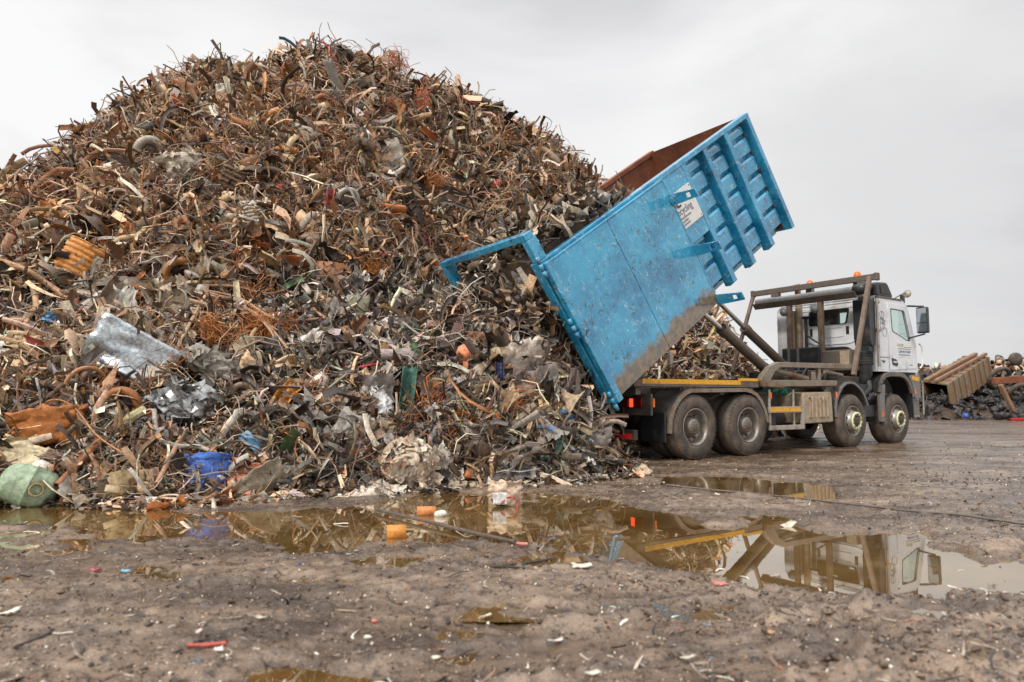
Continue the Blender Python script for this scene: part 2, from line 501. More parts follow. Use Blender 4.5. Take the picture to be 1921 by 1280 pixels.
def plate2d(outer, holes, fn, name, m, parent, thick=0.03):
    """flat sheet with openings; fn maps (u, v, w) to 3D"""
    cu = bpy.data.curves.new(name, 'CURVE'); cu.dimensions = '2D'; cu.fill_mode = 'BOTH'; cu.extrude = thick / 2
    for poly in [outer] + holes:
        sp = cu.splines.new('POLY'); sp.points.add(len(poly) - 1); sp.use_cyclic_u = True
        for q, (a, b) in zip(sp.points, poly): q.co = (a, b, 0, 1)
    tmp = bpy.data.objects.new('tmp', cu); col.objects.link(tmp)
    bpy.context.view_layer.update()
    me = bpy.data.meshes.new_from_object(tmp.evaluated_get(bpy.context.evaluated_depsgraph_get()))
    bpy.data.objects.remove(tmp); bpy.data.curves.remove(cu)
    me.name = name; me.materials.clear()
    for v in me.vertices: v.co = fn(v.co.x, v.co.y, v.co.z)
    bm = bmesh.new(); bm.from_mesh(me); bmesh.ops.remove_doubles(bm, verts=bm.verts, dist=1e-5)
    bmesh.ops.recalc_face_normals(bm, faces=bm.faces); bm.to_mesh(me); bm.free()
    return link(name, me, m, parent)

def rounded(poly, r, k=4):
    out = []; n = len(poly)
    for i in range(n):
        p = Vector(poly[i]); a = (Vector(poly[i - 1]) - p); b = (Vector(poly[(i + 1) % n]) - p)
        rr = min(r, a.length * 0.45, b.length * 0.45)
        p0, p1 = p + a.normalized() * rr, p + b.normalized() * rr
        for j in range(k + 1):
            f = j / k; out.append(tuple((p0 * (1 - f) + p * f) * (1 - f) + (p * (1 - f) + p1 * f) * f))
    return out

def text_mesh(body, size, fn, name, m, parent, bold=0.0, depth=0.004):
    cu = bpy.data.curves.new(name, 'FONT'); cu.body = body; cu.size = size; cu.offset = bold; cu.extrude = depth / 2
    cu.align_x = 'LEFT'
    tmp = bpy.data.objects.new('tmp', cu); col.objects.link(tmp); bpy.context.view_layer.update()
    me = bpy.data.meshes.new_from_object(tmp.evaluated_get(bpy.context.evaluated_depsgraph_get()))
    bpy.data.objects.remove(tmp); bpy.data.curves.remove(cu)
    me.name = name; me.materials.clear()
    for v in me.vertices: v.co = fn(v.co.x, v.co.y, v.co.z)
    return link(name, me, m, parent)

def np_mesh(name, V, T, C=None, m=None, parent=None, smooth_faces=False):
    V = np.ascontiguousarray(V, np.float32); T = np.ascontiguousarray(T, np.int32)
    me = bpy.data.meshes.new(name)
    me.vertices.add(len(V)); me.vertices.foreach_set('co', V.ravel())
    nf = len(T); k = T.shape[1]
    me.loops.add(nf * k); me.loops.foreach_set('vertex_index', T.ravel())
    me.polygons.add(nf); me.polygons.foreach_set('loop_start', np.arange(0, nf * k, k, dtype=np.int32))
    if smooth_faces: me.polygons.foreach_set('use_smooth', np.ones(nf, bool))
    me.update(calc_edges=True)
    if C is not None:
        at = me.color_attributes.new('Col', 'FLOAT_COLOR', 'POINT')
        c4 = np.ones((len(V), 4), np.float32); c4[:, :3] = C
        at.data.foreach_set('color', c4.ravel())
    return link(name, me, m, parent)

# ------------------------------------------------------------------ ground and puddles
PUD_MAIN = [(-60, 950), (120, 944), (240, 952), (430, 962), (520, 955), (640, 950), (720, 938), (800, 927), (905, 923), (1010, 924), (1120, 930), (1185, 950),
            (1260, 958), (1300, 968), (1330, 982), (1352, 984), (1390, 975), (1440, 964), (1490, 972), (1520, 986), (1575, 996), (1650, 996),
            (1735, 1003), (1785, 1024), (1840, 1040), (1835, 1058), (1960, 1056), (1960, 1122), (1760, 1123), (1690, 1114), (1540, 1106),
            (1425, 1108), (1350, 1078), (1275, 1071), (1190, 1062), (1100, 1040), (1000, 1026), (900, 1021), (800, 1016), (700, 1022), (640, 1036),
            (560, 1038), (470, 1022), (330, 1008), (200, 1000), (110, 988), (-60, 984)]
PUD_SMALL = [(1235, 893), (1310, 889), (1400, 893), (1490, 902), (1572, 912), (1572, 938), (1480, 936), (1400, 928), (1300, 919), (1240, 908)]
PUD_NEAR = [(470, 1252), (540, 1236), (610, 1246), (690, 1255), (700, 1300), (480, 1300)]
PUD_LEFT = [(225, 1068), (270, 1062), (330, 1072), (345, 1086), (280, 1090), (235, 1083)]
PUD_MID = [(500, 1086), (570, 1082), (600, 1092), (540, 1100)]
PUDS = [[gnd(*q) for q in P] for P in (PUD_MAIN, PUD_SMALL, PUD_NEAR, PUD_LEFT, PUD_MID)]

def sdist(x, y, poly):
    """signed distance, positive inside"""
    d = np.full(x.shape, 1e9); ins = np.zeros(x.shape, bool)
    n = len(poly)
    for i in range(n):
        ax, ay = poly[i]; bx, by = poly[(i + 1) % n]
        ex, ey = bx - ax, by - ay
        k = np.clip(((x - ax) * ex + (y - ay) * ey) / (ex * ex + ey * ey + 1e-12), 0, 1)
        d = np.minimum(d, np.hypot(x - ax - k * ex, y - ay - k * ey))
        c = ((ay > y) != (by > y)) & (x < (bx - ax) * (y - ay) / ((by - ay) if by != ay else 1e-12) + ax)
        ins ^= c
    return np.where(ins, d, -d)

WATER_Z = -0.006
CHURN = [gnd(1500, 1120), gnd(1921, 1125), gnd(2000, 1290), gnd(1300, 1290)]
def ground_h(x, y):
    shp = x.shape; x = x.ravel(); y = y.ravel()
    near = (np.abs(x) < 16) & (y > 0) & (y < 22)
    z = np.zeros_like(x)
    xn, yn = x[near], y[near]
    # tyre ruts run from the front left towards the lorry
    ca, sa = math.cos(0.5), math.sin(0.5)
    v = -xn * sa + yn * ca
    rut = np.sin(v * 7.5 + 2.2 * vnoise(xn * 0.5, yn * 0.5, 31) * 2) * 0.006 * (0.5 + vnoise(xn * 0.35, yn * 0.35, 9))
    b = 0.018 + fbm(xn * 0.8, yn * 0.8, 3, 1) * 0.030 + fbm(xn * 4, yn * 4, 3, 2) * 0.024 + fbm(xn * 15, yn * 15, 3, 3) * 0.019 + rut
    lumps = np.maximum(0, fbm(xn * 6, yn * 6, 3, 21) - 0.10) * 0.05 * smooth(11, 6, yn)
    b = b + lumps
    fine = fbm(xn * 38, yn * 38, 2, 33) * 0.010 * smooth(6.5, 4.0, yn)
    for off_, ph in ((-1.2, 0.0), (0.35, 1.0), (2.4, 2.0)):          # tyre tracks with tread prints
        q = v - off_ - .25 * vnoise(xn * .4, yn * .4, 60 + int(ph))
        trk = np.exp(-(q / .17) ** 2); edge = np.exp(-((np.abs(q) - .24) / .07) ** 2)
        al = xn * ca + yn * sa
        b = b - trk * (.030 - .013 * np.sign(np.sin(al * 42 + np.sign(q) * 1.2))) * smooth(-.45, .0, vnoise(al * .45, q * 0 + ph, 64)) + edge * .024
    b = b + fine
    ch = smooth(-0.3, 0.25, sdist(xn, yn, CHURN) + fbm(xn * 2, yn * 2, 2, 4) * 0.3)
    b = b + ch * (fbm(xn * 5, yn * 5 + xn, 4, 8) * 0.13 + 0.015)
    b = np.maximum(b, 0.002 + fbm(xn * 9, yn * 9, 2, 6) * 0.008)
    wetm = smooth(.20, .34, fbm(xn * 1.3 + 4, yn * 2.0, 3, 88)) * smooth(2.6, 3.2, yn) * smooth(8.5, 7.5, yn)
    b = b - wetm * (.022 + .02 * np.maximum(0, fbm(xn * 6, yn * 6, 3, 89) + .3))
    for i, P in enumerate(PUDS):
        wig = fbm(xn * 3.2, yn * 3.2, 5, 40 + i, .6) * (0.20 if i == 0 else 0.11)
        d = sdist(xn, yn, P) + wig
        k = smooth(-0.07, 0.10, d)
        b = b * (1 - k) + (-0.022 - 0.03 * smooth(0.0, 0.5, d) + fbm(xn * 7, yn * 7, 3, 50) * 0.03) * k
    fade = smooth(22, 15, yn) * smooth(16, 11, np.abs(xn))
    z[near] = b * fade + 0.012 * (1 - fade)
    z[~near] = 0.012
    return z.reshape(shp)

def axis(lo, hi, step, out, grow=1.13):
    a = list(np.arange(lo, hi, step)); d = step; x = a[-1]
    while x < out: d *= grow; x += d; a.append(x)
    d = step; x = a[0]; pre = []
    while x > -out: d *= grow; x -= d; pre.append(x)
    return np.array(pre[::-1] + a)
gx = axis(-4.6, 4.6, 0.022, 1500)
gy = np.concatenate([axis(2.2, 5.4, 0.018, 1500)])
gy = np.concatenate([gy[gy < 5.4], np.arange(5.4, 11, 0.03), np.arange(11, 16, 0.08), 16 * 1.08 ** np.arange(0, 60)])
GX, GY = np.meshgrid(gx, gy)
GZ = ground_h(GX, GY)
nx, ny = len(gx), len(gy)
ii = (np.arange(ny - 1)[:, None] * nx + np.arange(nx - 1)[None]).ravel()
quads = np.stack([ii, ii + 1, ii + nx + 1, ii + nx], -1)
m, t, b = nodes_of('wet_mud')
tc = add(t, "ShaderNodeTexCoord"); ob = tc.outputs["Object"]
mpn = add(t, "ShaderNodeMapping"); mpn.inputs["Rotation"].default_value = (0, 0, -.35); mpn.inputs["Scale"].default_value = (.55, 1.4, 1); t.links.new(ob, mpn.inputs["Vector"])
n1 = noise(t, 1.5, 9, 0.68, mpn.outputs[0], 0.4); n2 = noise(t, 14, 6, 0.7, ob); n3 = noise(t, 70, 4, 0.6, ob)
mpf = add(t, "ShaderNodeMapping"); mpf.inputs["Scale"].default_value = (0.25, 1.1, 1); mpf.inputs["Rotation"].default_value = (0, 0, -0.2)
t.links.new(ob, mpf.inputs["Vector"])
n4 = noise(t, 0.55, 6, 0.65, mpf.outputs[0], 0.6)
c = mix(t, srgb(76, 60, 47), srgb(154, 132, 111), ramp(t, n1.outputs[0], 0.38, 0, 0.60, 1).outputs[0])
c = mix(t, c.outputs[0], srgb(60, 47, 37), ramp(t, n2.outputs[0], 0.50, 0, 0.64, 0.9).outputs[0])
c = mix(t, c.outputs[0], srgb(172, 156, 138), ramp(t, n3.outputs[0], 0.60, 0, 0.72, 0.6).outputs[0])
wet = ramp(t, n4.outputs[0], 0.44, 0.0, 0.57, 1.0)
sepz = add(t, "ShaderNodeSeparateXYZ"); t.links.new(ob, sepz.inputs[0])
low = ramp(t, sepz.outputs["Z"], 0.0, 1.0, 0.026, 0.0)  # darkens low mud: wet near water, also standing in for weak rut shading
wet = mix(t, wet.outputs[0], low.outputs[0], 1.0, 'LIGHTEN')
cw = mix(t, c.outputs[0], (0.66, 0.61, 0.55), wet.outputs[0], 'MULTIPLY')
t.links.new(cw.outputs[0], b.inputs["Base Color"])
rg = mix(t, (0.50, 0.50, 0.50), (0.11, 0.11, 0.11), wet.outputs[0])
rg2 = mix(t, rg.outputs[0], ramp(t, n2.outputs[0], 0.3, 0.55, 0.7, 1.25).outputs[0], 1.0, 'MULTIPLY')
t.links.new(rg2.outputs[0], b.inputs["Roughness"])
gl_ = ramp(t, n3.outputs[0], 0.5, 1.0, 0.58, 0.35)
rg3 = mix(t, rg2.outputs[0], gl_.outputs[0], 1.0, 'MULTIPLY')
t.links.new(rg3.outputs[0], b.inputs["Roughness"])
hb = mix(t, n2.outputs[0], n3.outputs[0], 0.5)
b.inputs['Specular IOR Level'].default_value = 0.8
bump(t, b, hb.outputs[0], 0.75, 0.03)
M['mud'] = m
g = np_mesh('ground', np.stack([GX.ravel(), GY.ravel(), GZ.ravel()], -1), quads, None, M['mud'], None, True)
tag(g, 'wet grey brown mud of the scrapyard with ruts and litter', 'ground', kind='structure')

m, t, b = nodes_of('muddy_water')
df = add(t, "ShaderNodeBsdfDiffuse"); mk = noise(t, 1.1, 6, .65); mc = mix(t, srgb(86, 62, 30), srgb(122, 96, 58), ramp(t, mk.outputs[0], .4, 0, .65, 1).outputs[0]); t.links.new(mc.outputs[0], df.inputs[0])
gl = add(t, "ShaderNodeBsdfGlossy", Roughness=0.015); gl.inputs[0].default_value = (1.0, 0.97, 0.90, 1)
fr = add(t, "ShaderNodeFresnel", IOR=2.3)
wn = noise(t, 1.6, 3, 0.5)
bw = add(t, "ShaderNodeBump", Strength=0.02, Distance=0.02); t.links.new(wn.outputs[0], bw.inputs["Height"])
t.links.new(bw.outputs[0], gl.inputs["Normal"])
fm = add(t, "ShaderNodeMath", operation='MULTIPLY_ADD', use_clamp=True); fm.inputs[1].default_value = 0.95; fm.inputs[2].default_value = 0.16
t.links.new(fr.outputs[0], fm.inputs[0])
ms = add(t, "ShaderNodeMixShader")
t.links.new(fm.outputs[0], ms.inputs[0]); t.links.new(df.outputs[0], ms.inputs[1]); t.links.new(gl.outputs[0], ms.inputs[2])
t.links.new(ms.outputs[0], t.nodes["Material Output"].inputs[0])
M['water'] = m
PLAB = ['large muddy brown puddle mirroring the lorry in front of the heap', 'narrow puddle close to the rear wheels of the lorry',
        'small brown puddle at the bottom edge of the picture', 'tiny shallow puddle in the mud at the left', 'tiny wet hollow in the mud near the big puddle']
for i, P in enumerate(PUDS):
    a = np.array(P); lo, hi = a.min(0) - 0.35, a.max(0) + 0.35
    w = np_mesh('puddle', [(lo[0], lo[1], WATER_Z + i * .0004), (hi[0], lo[1], WATER_Z + i * .0004), (hi[0], hi[1], WATER_Z + i * .0004), (lo[0], hi[1], WATER_Z + i * .0004)], [(0, 1, 2, 3)], None, M['water'])
    tag(w, PLAB[i], 'puddle', kind='structure')

def gz(x, y):
    return float(ground_h(np.array([float(x)]), np.array([float(y)]))[0])

# ------------------------------------------------------------------ heap core
hx = np.arange(-30, 11.01, 0.16); hy = np.arange(5, 36, 0.16)
HX, HY = np.meshgrid(hx, hy)
HZ = heap_h(HX, HY) + fbm(HX * 2.2, HY * 2.2, 3, 70) * 0.4 - 0.22
HZ = np.maximum(HZ, -0.4)
nx, ny = len(hx), len(hy)
ii = (np.arange(ny - 1)[:, None] * nx + np.arange(nx - 1)[None]).ravel()
quads = np.stack([ii, ii + 1, ii + nx + 1, ii + nx], -1)
quads = quads[(HZ.ravel()[quads] > -0.35).any(1)]
M['core'] = mat('heap_core', srgb(58, 46, 37), 0.8, 0.0, srgb(104, 76, 54), 0.55, 6, 0.4, 0.8)

# ------------------------------------------------------------------ scrap prototypes (unit size, vertices + triangles)
rng = np.random.default_rng(11)

def grid_tris(a, b):
    i = (np.arange(a - 1)[:, None] * b + np.arange(b - 1)[None]).ravel()
    return np.concatenate([np.stack([i, i + 1, i + b + 1], -1), np.stack([i, i + b + 1, i + b], -1)])

def p_sheet(r, nu=8, nv=6, amp=0.11):
    u, v = np.meshgrid(np.linspace(-.5, .5, nv), np.linspace(-.5, .5, nu))
    asp = r.uniform(.4, .95)
    sh = r.uniform(-.3, .3)
    x = u + sh * v + r.normal(0, .03, u.shape); y = v * asp + r.normal(0, .03, u.shape)
    k = r.uniform(-1.2, 1.2); a = r.uniform(0, 6.3)
    w = u * math.cos(a) + v * math.sin(a)
    z = k * w * w + amp * r.normal(0, .5, u.shape)
    fold = r.uniform(-.25, .25)
    z = z + np.maximum(0, (u * math.cos(a + 1) + v * math.sin(a + 1)) - fold) * r.uniform(-1.2, 1.2)
    return np.stack([x, y, z], -1).reshape(-1, 3), grid_tris(nu, nv)

def _path(r, n, curl, kink):
    a = r.uniform(0, 6.3); p = np.zeros((n, 3)); d = np.array([1., 0, 0])
    k = r.normal(0, curl, 3)
    for i in range(1, n):
        d = d + np.cross(k, d) / n + r.normal(0, kink, 3) / n
        d /= np.linalg.norm(d); p[i] = p[i - 1] + d / (n - 1)
    p -= p.mean(0)
    e = np.ptp(p, axis=0).max()
    return p / max(e, .35)

def p_strip(r, n=8, wid=.09, lip=True):
    p = _path(r, n, 1.6, 2.0)
    d = np.gradient(p, axis=0); d /= np.linalg.norm(d, axis=1, keepdims=True)
    up = r.normal(0, 1, 3); s = np.cross(d, up); s /= np.linalg.norm(s, axis=1, keepdims=True) + 1e-9
    tw = np.linspace(0, r.uniform(-1.5, 1.5), n)[:, None]
    q = np.cross(d, s); s2 = s * np.cos(tw) + q * np.sin(tw); q2 = np.cross(d, s2)
    w = wid * r.uniform(.6, 1.5)
    rows = [p - s2 * w, p + s2 * w]
    if lip and r.random() < .6: rows.append(p + s2 * w + q2 * w * 1.1)
    V = np.stack(rows, 1)
    return V.reshape(-1, 3), grid_tris(n, len(rows))

def p_tube(r, n=7, k=5, rad=.045, curl=1.2, kink=2.0):
    p = _path(r, n, curl, kink)
    d = np.gradient(p, axis=0); d /= np.linalg.norm(d, axis=1, keepdims=True)
    up = r.normal(0, 1, 3); s = np.cross(d, up); s /= np.linalg.norm(s, axis=1, keepdims=True) + 1e-9
    q = np.cross(d, s)
    a = np.linspace(0, 2 * np.pi, k + 1)
    V = p[:, None] + rad * (s[:, None] * np.cos(a)[None, :, None] + q[:, None] * np.sin(a)[None, :, None])
    return V.reshape(-1, 3), grid_tris(n, k + 1)

def p_ring(r, n=12, k=4, rad=.09):
    a = np.linspace(0, 2 * np.pi, n + 1); c = np.stack([np.cos(a) * .42, np.sin(a) * .42 * r.uniform(.6, 1), .05 * np.sin(2 * a + r.uniform(0, 6))], -1)
    d = np.stack([np.cos(a), np.sin(a), 0 * a], -1); b = np.linspace(0, 2 * np.pi, k + 1)
    V = c[:, None] + rad * (d[:, None] * np.cos(b)[None, :, None] + np.array([0, 0, 1.])[None, None] * np.sin(b)[None, :, None] * r.uniform(1, 2))
    return V.reshape(-1, 3), grid_tris(n + 1, k + 1)

_bm = bmesh.new(); bmesh.ops.create_icosphere(_bm, subdivisions=2, radius=.5)
ICO_V = np.array([v.co[:] for v in _bm.verts]); ICO_T = np.array([[v.index for v in f.verts] for f in _bm.faces]); _bm.free()
_bm = bmesh.new(); bmesh.ops.create_icosphere(_bm, subdivisions=1, radius=.5)
ICO1_V = np.array([v.co[:] for v in _bm.verts]); ICO1_T = np.array([[v.index for v in f.verts] for f in _bm.faces]); _bm.free()

def p_lump(r, fine=True, amp=.2):
    V = (ICO_V if fine else ICO1_V).copy(); T = ICO_T if fine else ICO1_T
    V *= 1 + r.normal(0, amp, (len(V), 1))
    for _ in range(4):                                   # crushed flats
        n = r.normal(0, 1, 3); n /= np.linalg.norm(n); h = r.uniform(.2, .4)
        d = V @ n - h; V -= np.maximum(d, 0)[:, None] * n * .85
    return V * r.uniform(.5, 1, 3), T

def p_shard(r):
    V = r.normal(0, .28, (5, 3)); V[:, 2] *= .35; V[:, 1] *= .4
    V[0] *= 1.9
    return V, np.array([[0, 1, 2], [0, 2, 3], [0, 3, 4], [1, 2, 3]])

def p_can(r, n=9):
    a = np.linspace(0, 2 * np.pi, n + 1)[:-1]; L = r.uniform(.3, .5); rr = r.uniform(.18, .32)
    rows = [np.stack([0 * a - L, np.cos(a) * rr, np.sin(a) * rr], -1), np.stack([0 * a - L, np.cos(a) * rr * .6, np.sin(a) * rr * .6], -1)]
    V = np.concatenate([rows[1], rows[0], rows[0] * [0, 1, 1], rows[0] * [-1, 1, 1], rows[1] * [-.6, 1, 1]])
    V = V + r.normal(0, .03, V.shape)
    T = []
    for i in range(4):
        for j in range(n):
            p, q = i * n + j, i * n + (j + 1) % n
            T += [[p, q, q + n], [p, q + n, p + n]]
    return V, np.array(T)

def p_profile(r, n=5):
    """bent angle or channel section"""
    p = _path(r, n, .8, 1.4)
    w = r.uniform(.05, .10); sec = np.array([(-w, w), (-w, 0), (w, 0), (w, w)]) if r.random() < .5 else np.array([(0, w * 1.6), (0, 0), (w * 1.6, 0)])
    d = np.gradient(p, axis=0); d /= np.linalg.norm(d, axis=1, keepdims=True)
    s = np.cross(d, r.normal(0, 1, 3)); s /= np.linalg.norm(s, axis=1, keepdims=True) + 1e-9; q = np.cross(d, s)
    V = p[:, None] + s[:, None] * sec[None, :, :1] + q[:, None] * sec[None, :, 1:]
    return V.reshape(-1, 3), grid_tris(n, len(sec))

def p_tangle(r, nw=26, n=14, rad=.008):
    Vs, Ts, o = [], [], 0
    for _ in range(nw):
        V, T = p_tube(r, n, 3, rad, 9.0, 9.0)
        V = V * r.uniform(.5, 1.0) + r.normal(0, .12, 3); V[:, 2] *= .55
        Vs.append(V); Ts.append(T + o); o += len(V)
    return np.concatenate(Vs), np.concatenate(Ts)

def scatter(protos, P, Nrm, S, C, r, spread=.7, stretch=None):
    """copies of the prototypes at P, turned about the local normal"""
    n = len(P); idx = r.integers(0, len(protos), n)
    z = Nrm + r.normal(0, spread, (n, 3)); z /= np.linalg.norm(z, axis=1, keepdims=True)
    x = np.cross(z, r.normal(0, 1, (n, 3))); x /= np.linalg.norm(x, axis=1, keepdims=True)
    y = np.cross(z, x)
    Vs, Ts, Cs, o = [], [], [], 0
    for k, (V, T) in enumerate(protos):
        w = np.nonzero(idx == k)[0]
        if not len(w): continue
        B = np.stack([x[w], y[w], z[w]], 1)                      # rows
        A = V[None] * S[w][:, None, None]
        if stretch is not None: A = A * stretch[w][:, None, :]
        Q = np.einsum('nvk,nkd->nvd', A, B) + P[w][:, None]
        Vs.append(Q.reshape(-1, 3)); Cs.append(np.repeat(C[w], len(V), 0))
        Ts.append((T[None] + (np.arange(len(w)) * len(V))[:, None, None]).reshape(-1, 3) + o); o += len(w) * len(V)
    return np.concatenate(Vs), np.concatenate(Ts), np.concatenate(Cs)

PAL = np.array([srgb(*c) for c in [
    (140, 104, 74), (210, 176, 140), (164, 108, 66), (196, 134, 78), (60, 50, 43), (100, 76, 58), (162, 142, 122), (176, 167, 156),
    (226, 214, 192), (208, 184, 154), (90, 84, 79), (118, 104, 92), (160, 68, 60), (62, 106, 102), (82, 112, 148), (88, 116, 82), (190, 124, 110), (200, 156, 74)]])
WT_TOP = np.array([19, 23, 9, 4.5, 11, 12, 12, 6, 4, 4, 4, 6, .25, .1, .12, .1, .2, .2])
WT_LOW = np.array([10, 12, 7, 5, 13, 12, 13, 10, 8, 8, 7, 8, .25, .3, .35, .2, .2, .25])
WT_POUR = np.array([5, 5, 1, .4, 20, 11, 18, 15, 7, 10, 17, 15, .2, .3, .2, .3, .2, .2])

def zone_colours(P, r):
    top = smooth(2.2, 4.6, P[:, 2])
    pour = smooth(4.6, 3.2, np.hypot(P[:, 0] + .2, P[:, 1] - 10.3)) * smooth(3.9, 3.0, P[:, 2])
    patch = vnoise(P[:, 0] * .9 + 5, P[:, 1] * .9 + P[:, 2], 77)
    w = (WT_TOP / WT_TOP.sum())[None] * top[:, None] + (WT_LOW / WT_LOW.sum())[None] * (1 - top)[:, None]
    w = w * (1 - pour)[:, None] + (WT_POUR / WT_POUR.sum())[None] * pour[:, None]
    rustw = np.clip(1 + 2.2 * patch, .3, 2.2)[:, None]
    w = w.copy(); w[:, 2:4] *= rustw * .85
    cs = np.cumsum(w, 1); cs /= cs[:, -1:]
    i = (r.random((len(P), 1)) > cs).sum(1); dim = (1 - .08 * pour)[:, None]
    c = PAL[np.minimum(i, len(PAL) - 1)]
    return np.clip(dim * c * r.uniform(.68, 1.40, (len(P), 1)) * (1 + r.normal(0, .05, c.shape)), 0.01, .85)

def heap_points(n, r, power=1.6, ymax=26, rmin=0):
    """points on the side of the heap that faces the yard, denser close by"""
    out = []
    got = 0
    while got < n:
        k = n * 3
        az = r.uniform(-.74, .42, k); d = 6.2 + (ymax - 6.2) * r.random(k) ** power
        x, y = np.sin(az) * d * 1.08, np.cos(az) * d
        h = heap_h(x, y)
        nn = heap_n(x, y)
        see = (nn * np.stack([-x, -y, 1.06 - h], -1)).sum(1) / np.hypot(x, y)
        ok = (h > .02) & (see > -.25)
        # slopes show more surface than their plan
        ok &= r.random(k) < np.clip(1 / np.maximum(nn[:, 2], .4) / 2.2, 0, 1)
        out.append(np.stack([x, y, h], -1)[ok]); got += ok.sum()
    P = np.concatenate(out)[:n]
    return P, heap_n(P[:, 0], P[:, 1])

CULL = []
def culled(P, S):
    keep = np.ones(len(P), bool)
    for c, r in CULL:
        keep &= ((P - c) ** 2).sum(1) > (r + S * .22) ** 2
    return keep

def batch(kind, num, smin, smax, r, power=1.6, spread=.7, lift=(-.10, .10), nproto=14, grow=.012, **kw):
    protos = [kind(r, **kw) for _ in range(nproto)]
    n = num
    P, Nn = heap_points(n, r, power)
    dist = np.hypot(P[:, 0], P[:, 1])
    S = (smin + (smax - smin) * r.random(n) ** 2.2) * (.62 + dist * .036)
    C = zone_colours(P, r)
    P = P + Nn * r.uniform(*lift, (n, 1))
    k = culled(P, S); P, Nn, S, C = P[k], Nn[k], S[k], C[k]
    return scatter(protos, P, Nn, S, C, r, spread)


V = [np.stack([HX.ravel(), HY.ravel(), HZ.ravel()], -1)]
core = np_mesh('scrap_heap', V[0], quads, None, M['core'], None, True)
tag(core, 'huge heap of rusty shredded scrap metal rising behind the puddle', 'scrap heap', kind='stuff')

# ------------------------------------------------------------------ the tipped blue container (local axes: a along, t across, b up)
TILT = R(34.9)
A3 = Vector((math.cos(TILT) * U[0], math.cos(TILT) * U[1], math.sin(TILT)))
N3 = Vector((N[0], N[1], 0))
B3 = A3.cross(N3)
q0 = TP + (-1.75) * U
cont = empty('skip_container', (q0[0], q0[1], 1.03))
cont.rotation_euler = Matrix((A3, N3, B3)).transposed().to_euler()
tag(cont, 'long blue open steel container tipped up on the lorry and pouring out scrap', 'container')
L, Hh, Wd = 5.68, 2.36, 2.5
BL = M['blue']
mb = MB().box(0.02, 5.58, 0.36, Wd - .12, -0.02, 0.05)
for a in np.arange(0.5, 5.5, 0.7): mb.box(a, a + .1, .45, Wd - .12, -.10, -.02)
mb.build('floor', M['blue'], cont)
mb = MB()
for tt in (0.78, 1.58): mb.box(0.1, 5.6, tt, tt + .10, -.16, -.02)
mb.build('skid_rail', M['dark'], cont)
# near side wall: lapped pressings between upright posts
rows = [0.20, 0.60, 0.97, 1.33, 1.70, 2.06, 2.28]
def lap_bay(mb, a0, a1, b_lo):
    for i in range(len(rows) - 1):
        lo, hi = rows[i], rows[i + 1]
        if hi <= b_lo: continue
        mb.prism([(0.198, hi - .085), (0.198, lo), (0.105, lo), (0.105, hi - .13), (.125, hi - .085)], a0 + .004, a1 - .085, 'x')
        mb.prism([(0.216, hi), (0.216, lo), (0.1985, lo), (0.1985, hi)], a0, a1, 'x')
    mb.prism([(0.215, 0.199), (0.34, 0.04), (0.42, 0.04), (0.3, 0.199)], a0, a1, 'x')
mb = MB()
posts = [(3.44, 3.56), (4.11, 4.23), (4.80, 4.92)]
lap_bay(mb, 2.5, posts[0][0], 0)
lap_bay(mb, posts[0][1], posts[1][0], 0); lap_bay(mb, posts[1][1], posts[2][0], 0); lap_bay(mb, posts[2][1], 5.58, 0)
mb.box(0.1, 2.5, 0.10, 0.215, 0.05, 2.27)
mb.build('side_wall', BL, cont, .005)
MB().box(0.1, 5.58, 0.218, 0.23, 0.22, 2.27).build('wall_lining', M['rustinner'], cont)
for p0, p1 in posts:
    MB().prism([(0.0, 2.27), (0.0, 0.02), (.10, -.03), (.212, -.03), (.212, 2.27)], p0, p1, 'x').build('post', BL, cont, .008)
MB().box(2.765, posts[0][0] - .001, 0.004, 0.07, 1.07, 2.27).build('upper_panel', BL, cont, .006)
MB().box(0.0, L, -0.002, 0.14, 2.272, 2.36).build('top_rail', BL, cont, .008)
MB().box(0.14, L - .1, 0.141, 0.172, 2.285, 2.352).build('rail_rust', M['rustinner'], cont)
# far wall with its rusty inside
mb = MB().box(0.1, 5.58, Wd - .12, Wd - .07, .05, 2.3).box(0, L, Wd - .15, Wd, 2.27, 2.36)
for a in (1.0, 2.0, 3.0, 4.0, 5.0): mb.box(a, a + .12, Wd - .07, Wd, 0, 2.27)
mb.build('far_wall', M['rustinner'], cont, .008)
# front wall
MB().box(5.581, 5.68, 0.0, Wd, 0.0, 2.271).build('front_wall', BL, cont, .008)
MB().box(5.565, 5.58, 0.17, Wd - .12, .05, 2.34).build('front_lining', M['rustinner'], cont)
mb = MB()
for tt in (.9, 1.5): mb.prism([(5.68, 2.0), (5.90, 1.95), (5.90, 1.75), (5.68, 1.3)], tt, tt + .06)
mb.bar((5.84, .9, 1.85), (5.84, 1.56, 1.85), .07, .07)
mb.prism([(5.68, 1.95), (5.86, 1.88), (5.86, 1.65), (5.68, 1.5)], 0.25, 0.33)
mb.build('lifting_hook', BL, cont, .006)
# rear frame and its raised hoop
mb = MB().box(-.12, 0.10, 0.0, 0.17, -.04, 2.36).box(-.12, .10, Wd - .17, Wd, -.04, 2.36).box(-.12, .10, .17, Wd - .17, -.04, .06)
mb.build('rear_frame', BL, cont, .012, 2)
mb = MB().box(-.10, 0.09, 0.0, 0.13, 2.361, 2.80).box(-.10, .09, Wd - .13, Wd, 2.361, 2.80).box(-.10, .09, 0.0, Wd, 2.70, 2.82)
mb = MB().box(-.10, 0.09, 0.0, 0.13, 2.362, 2.70).box(-.10, .09, Wd - .13, Wd, 2.362, 2.70).box(-.10, .06, 0.0, Wd, 2.7005, 2.80)
mb.build('header_hoop', BL, cont, .01, 2)
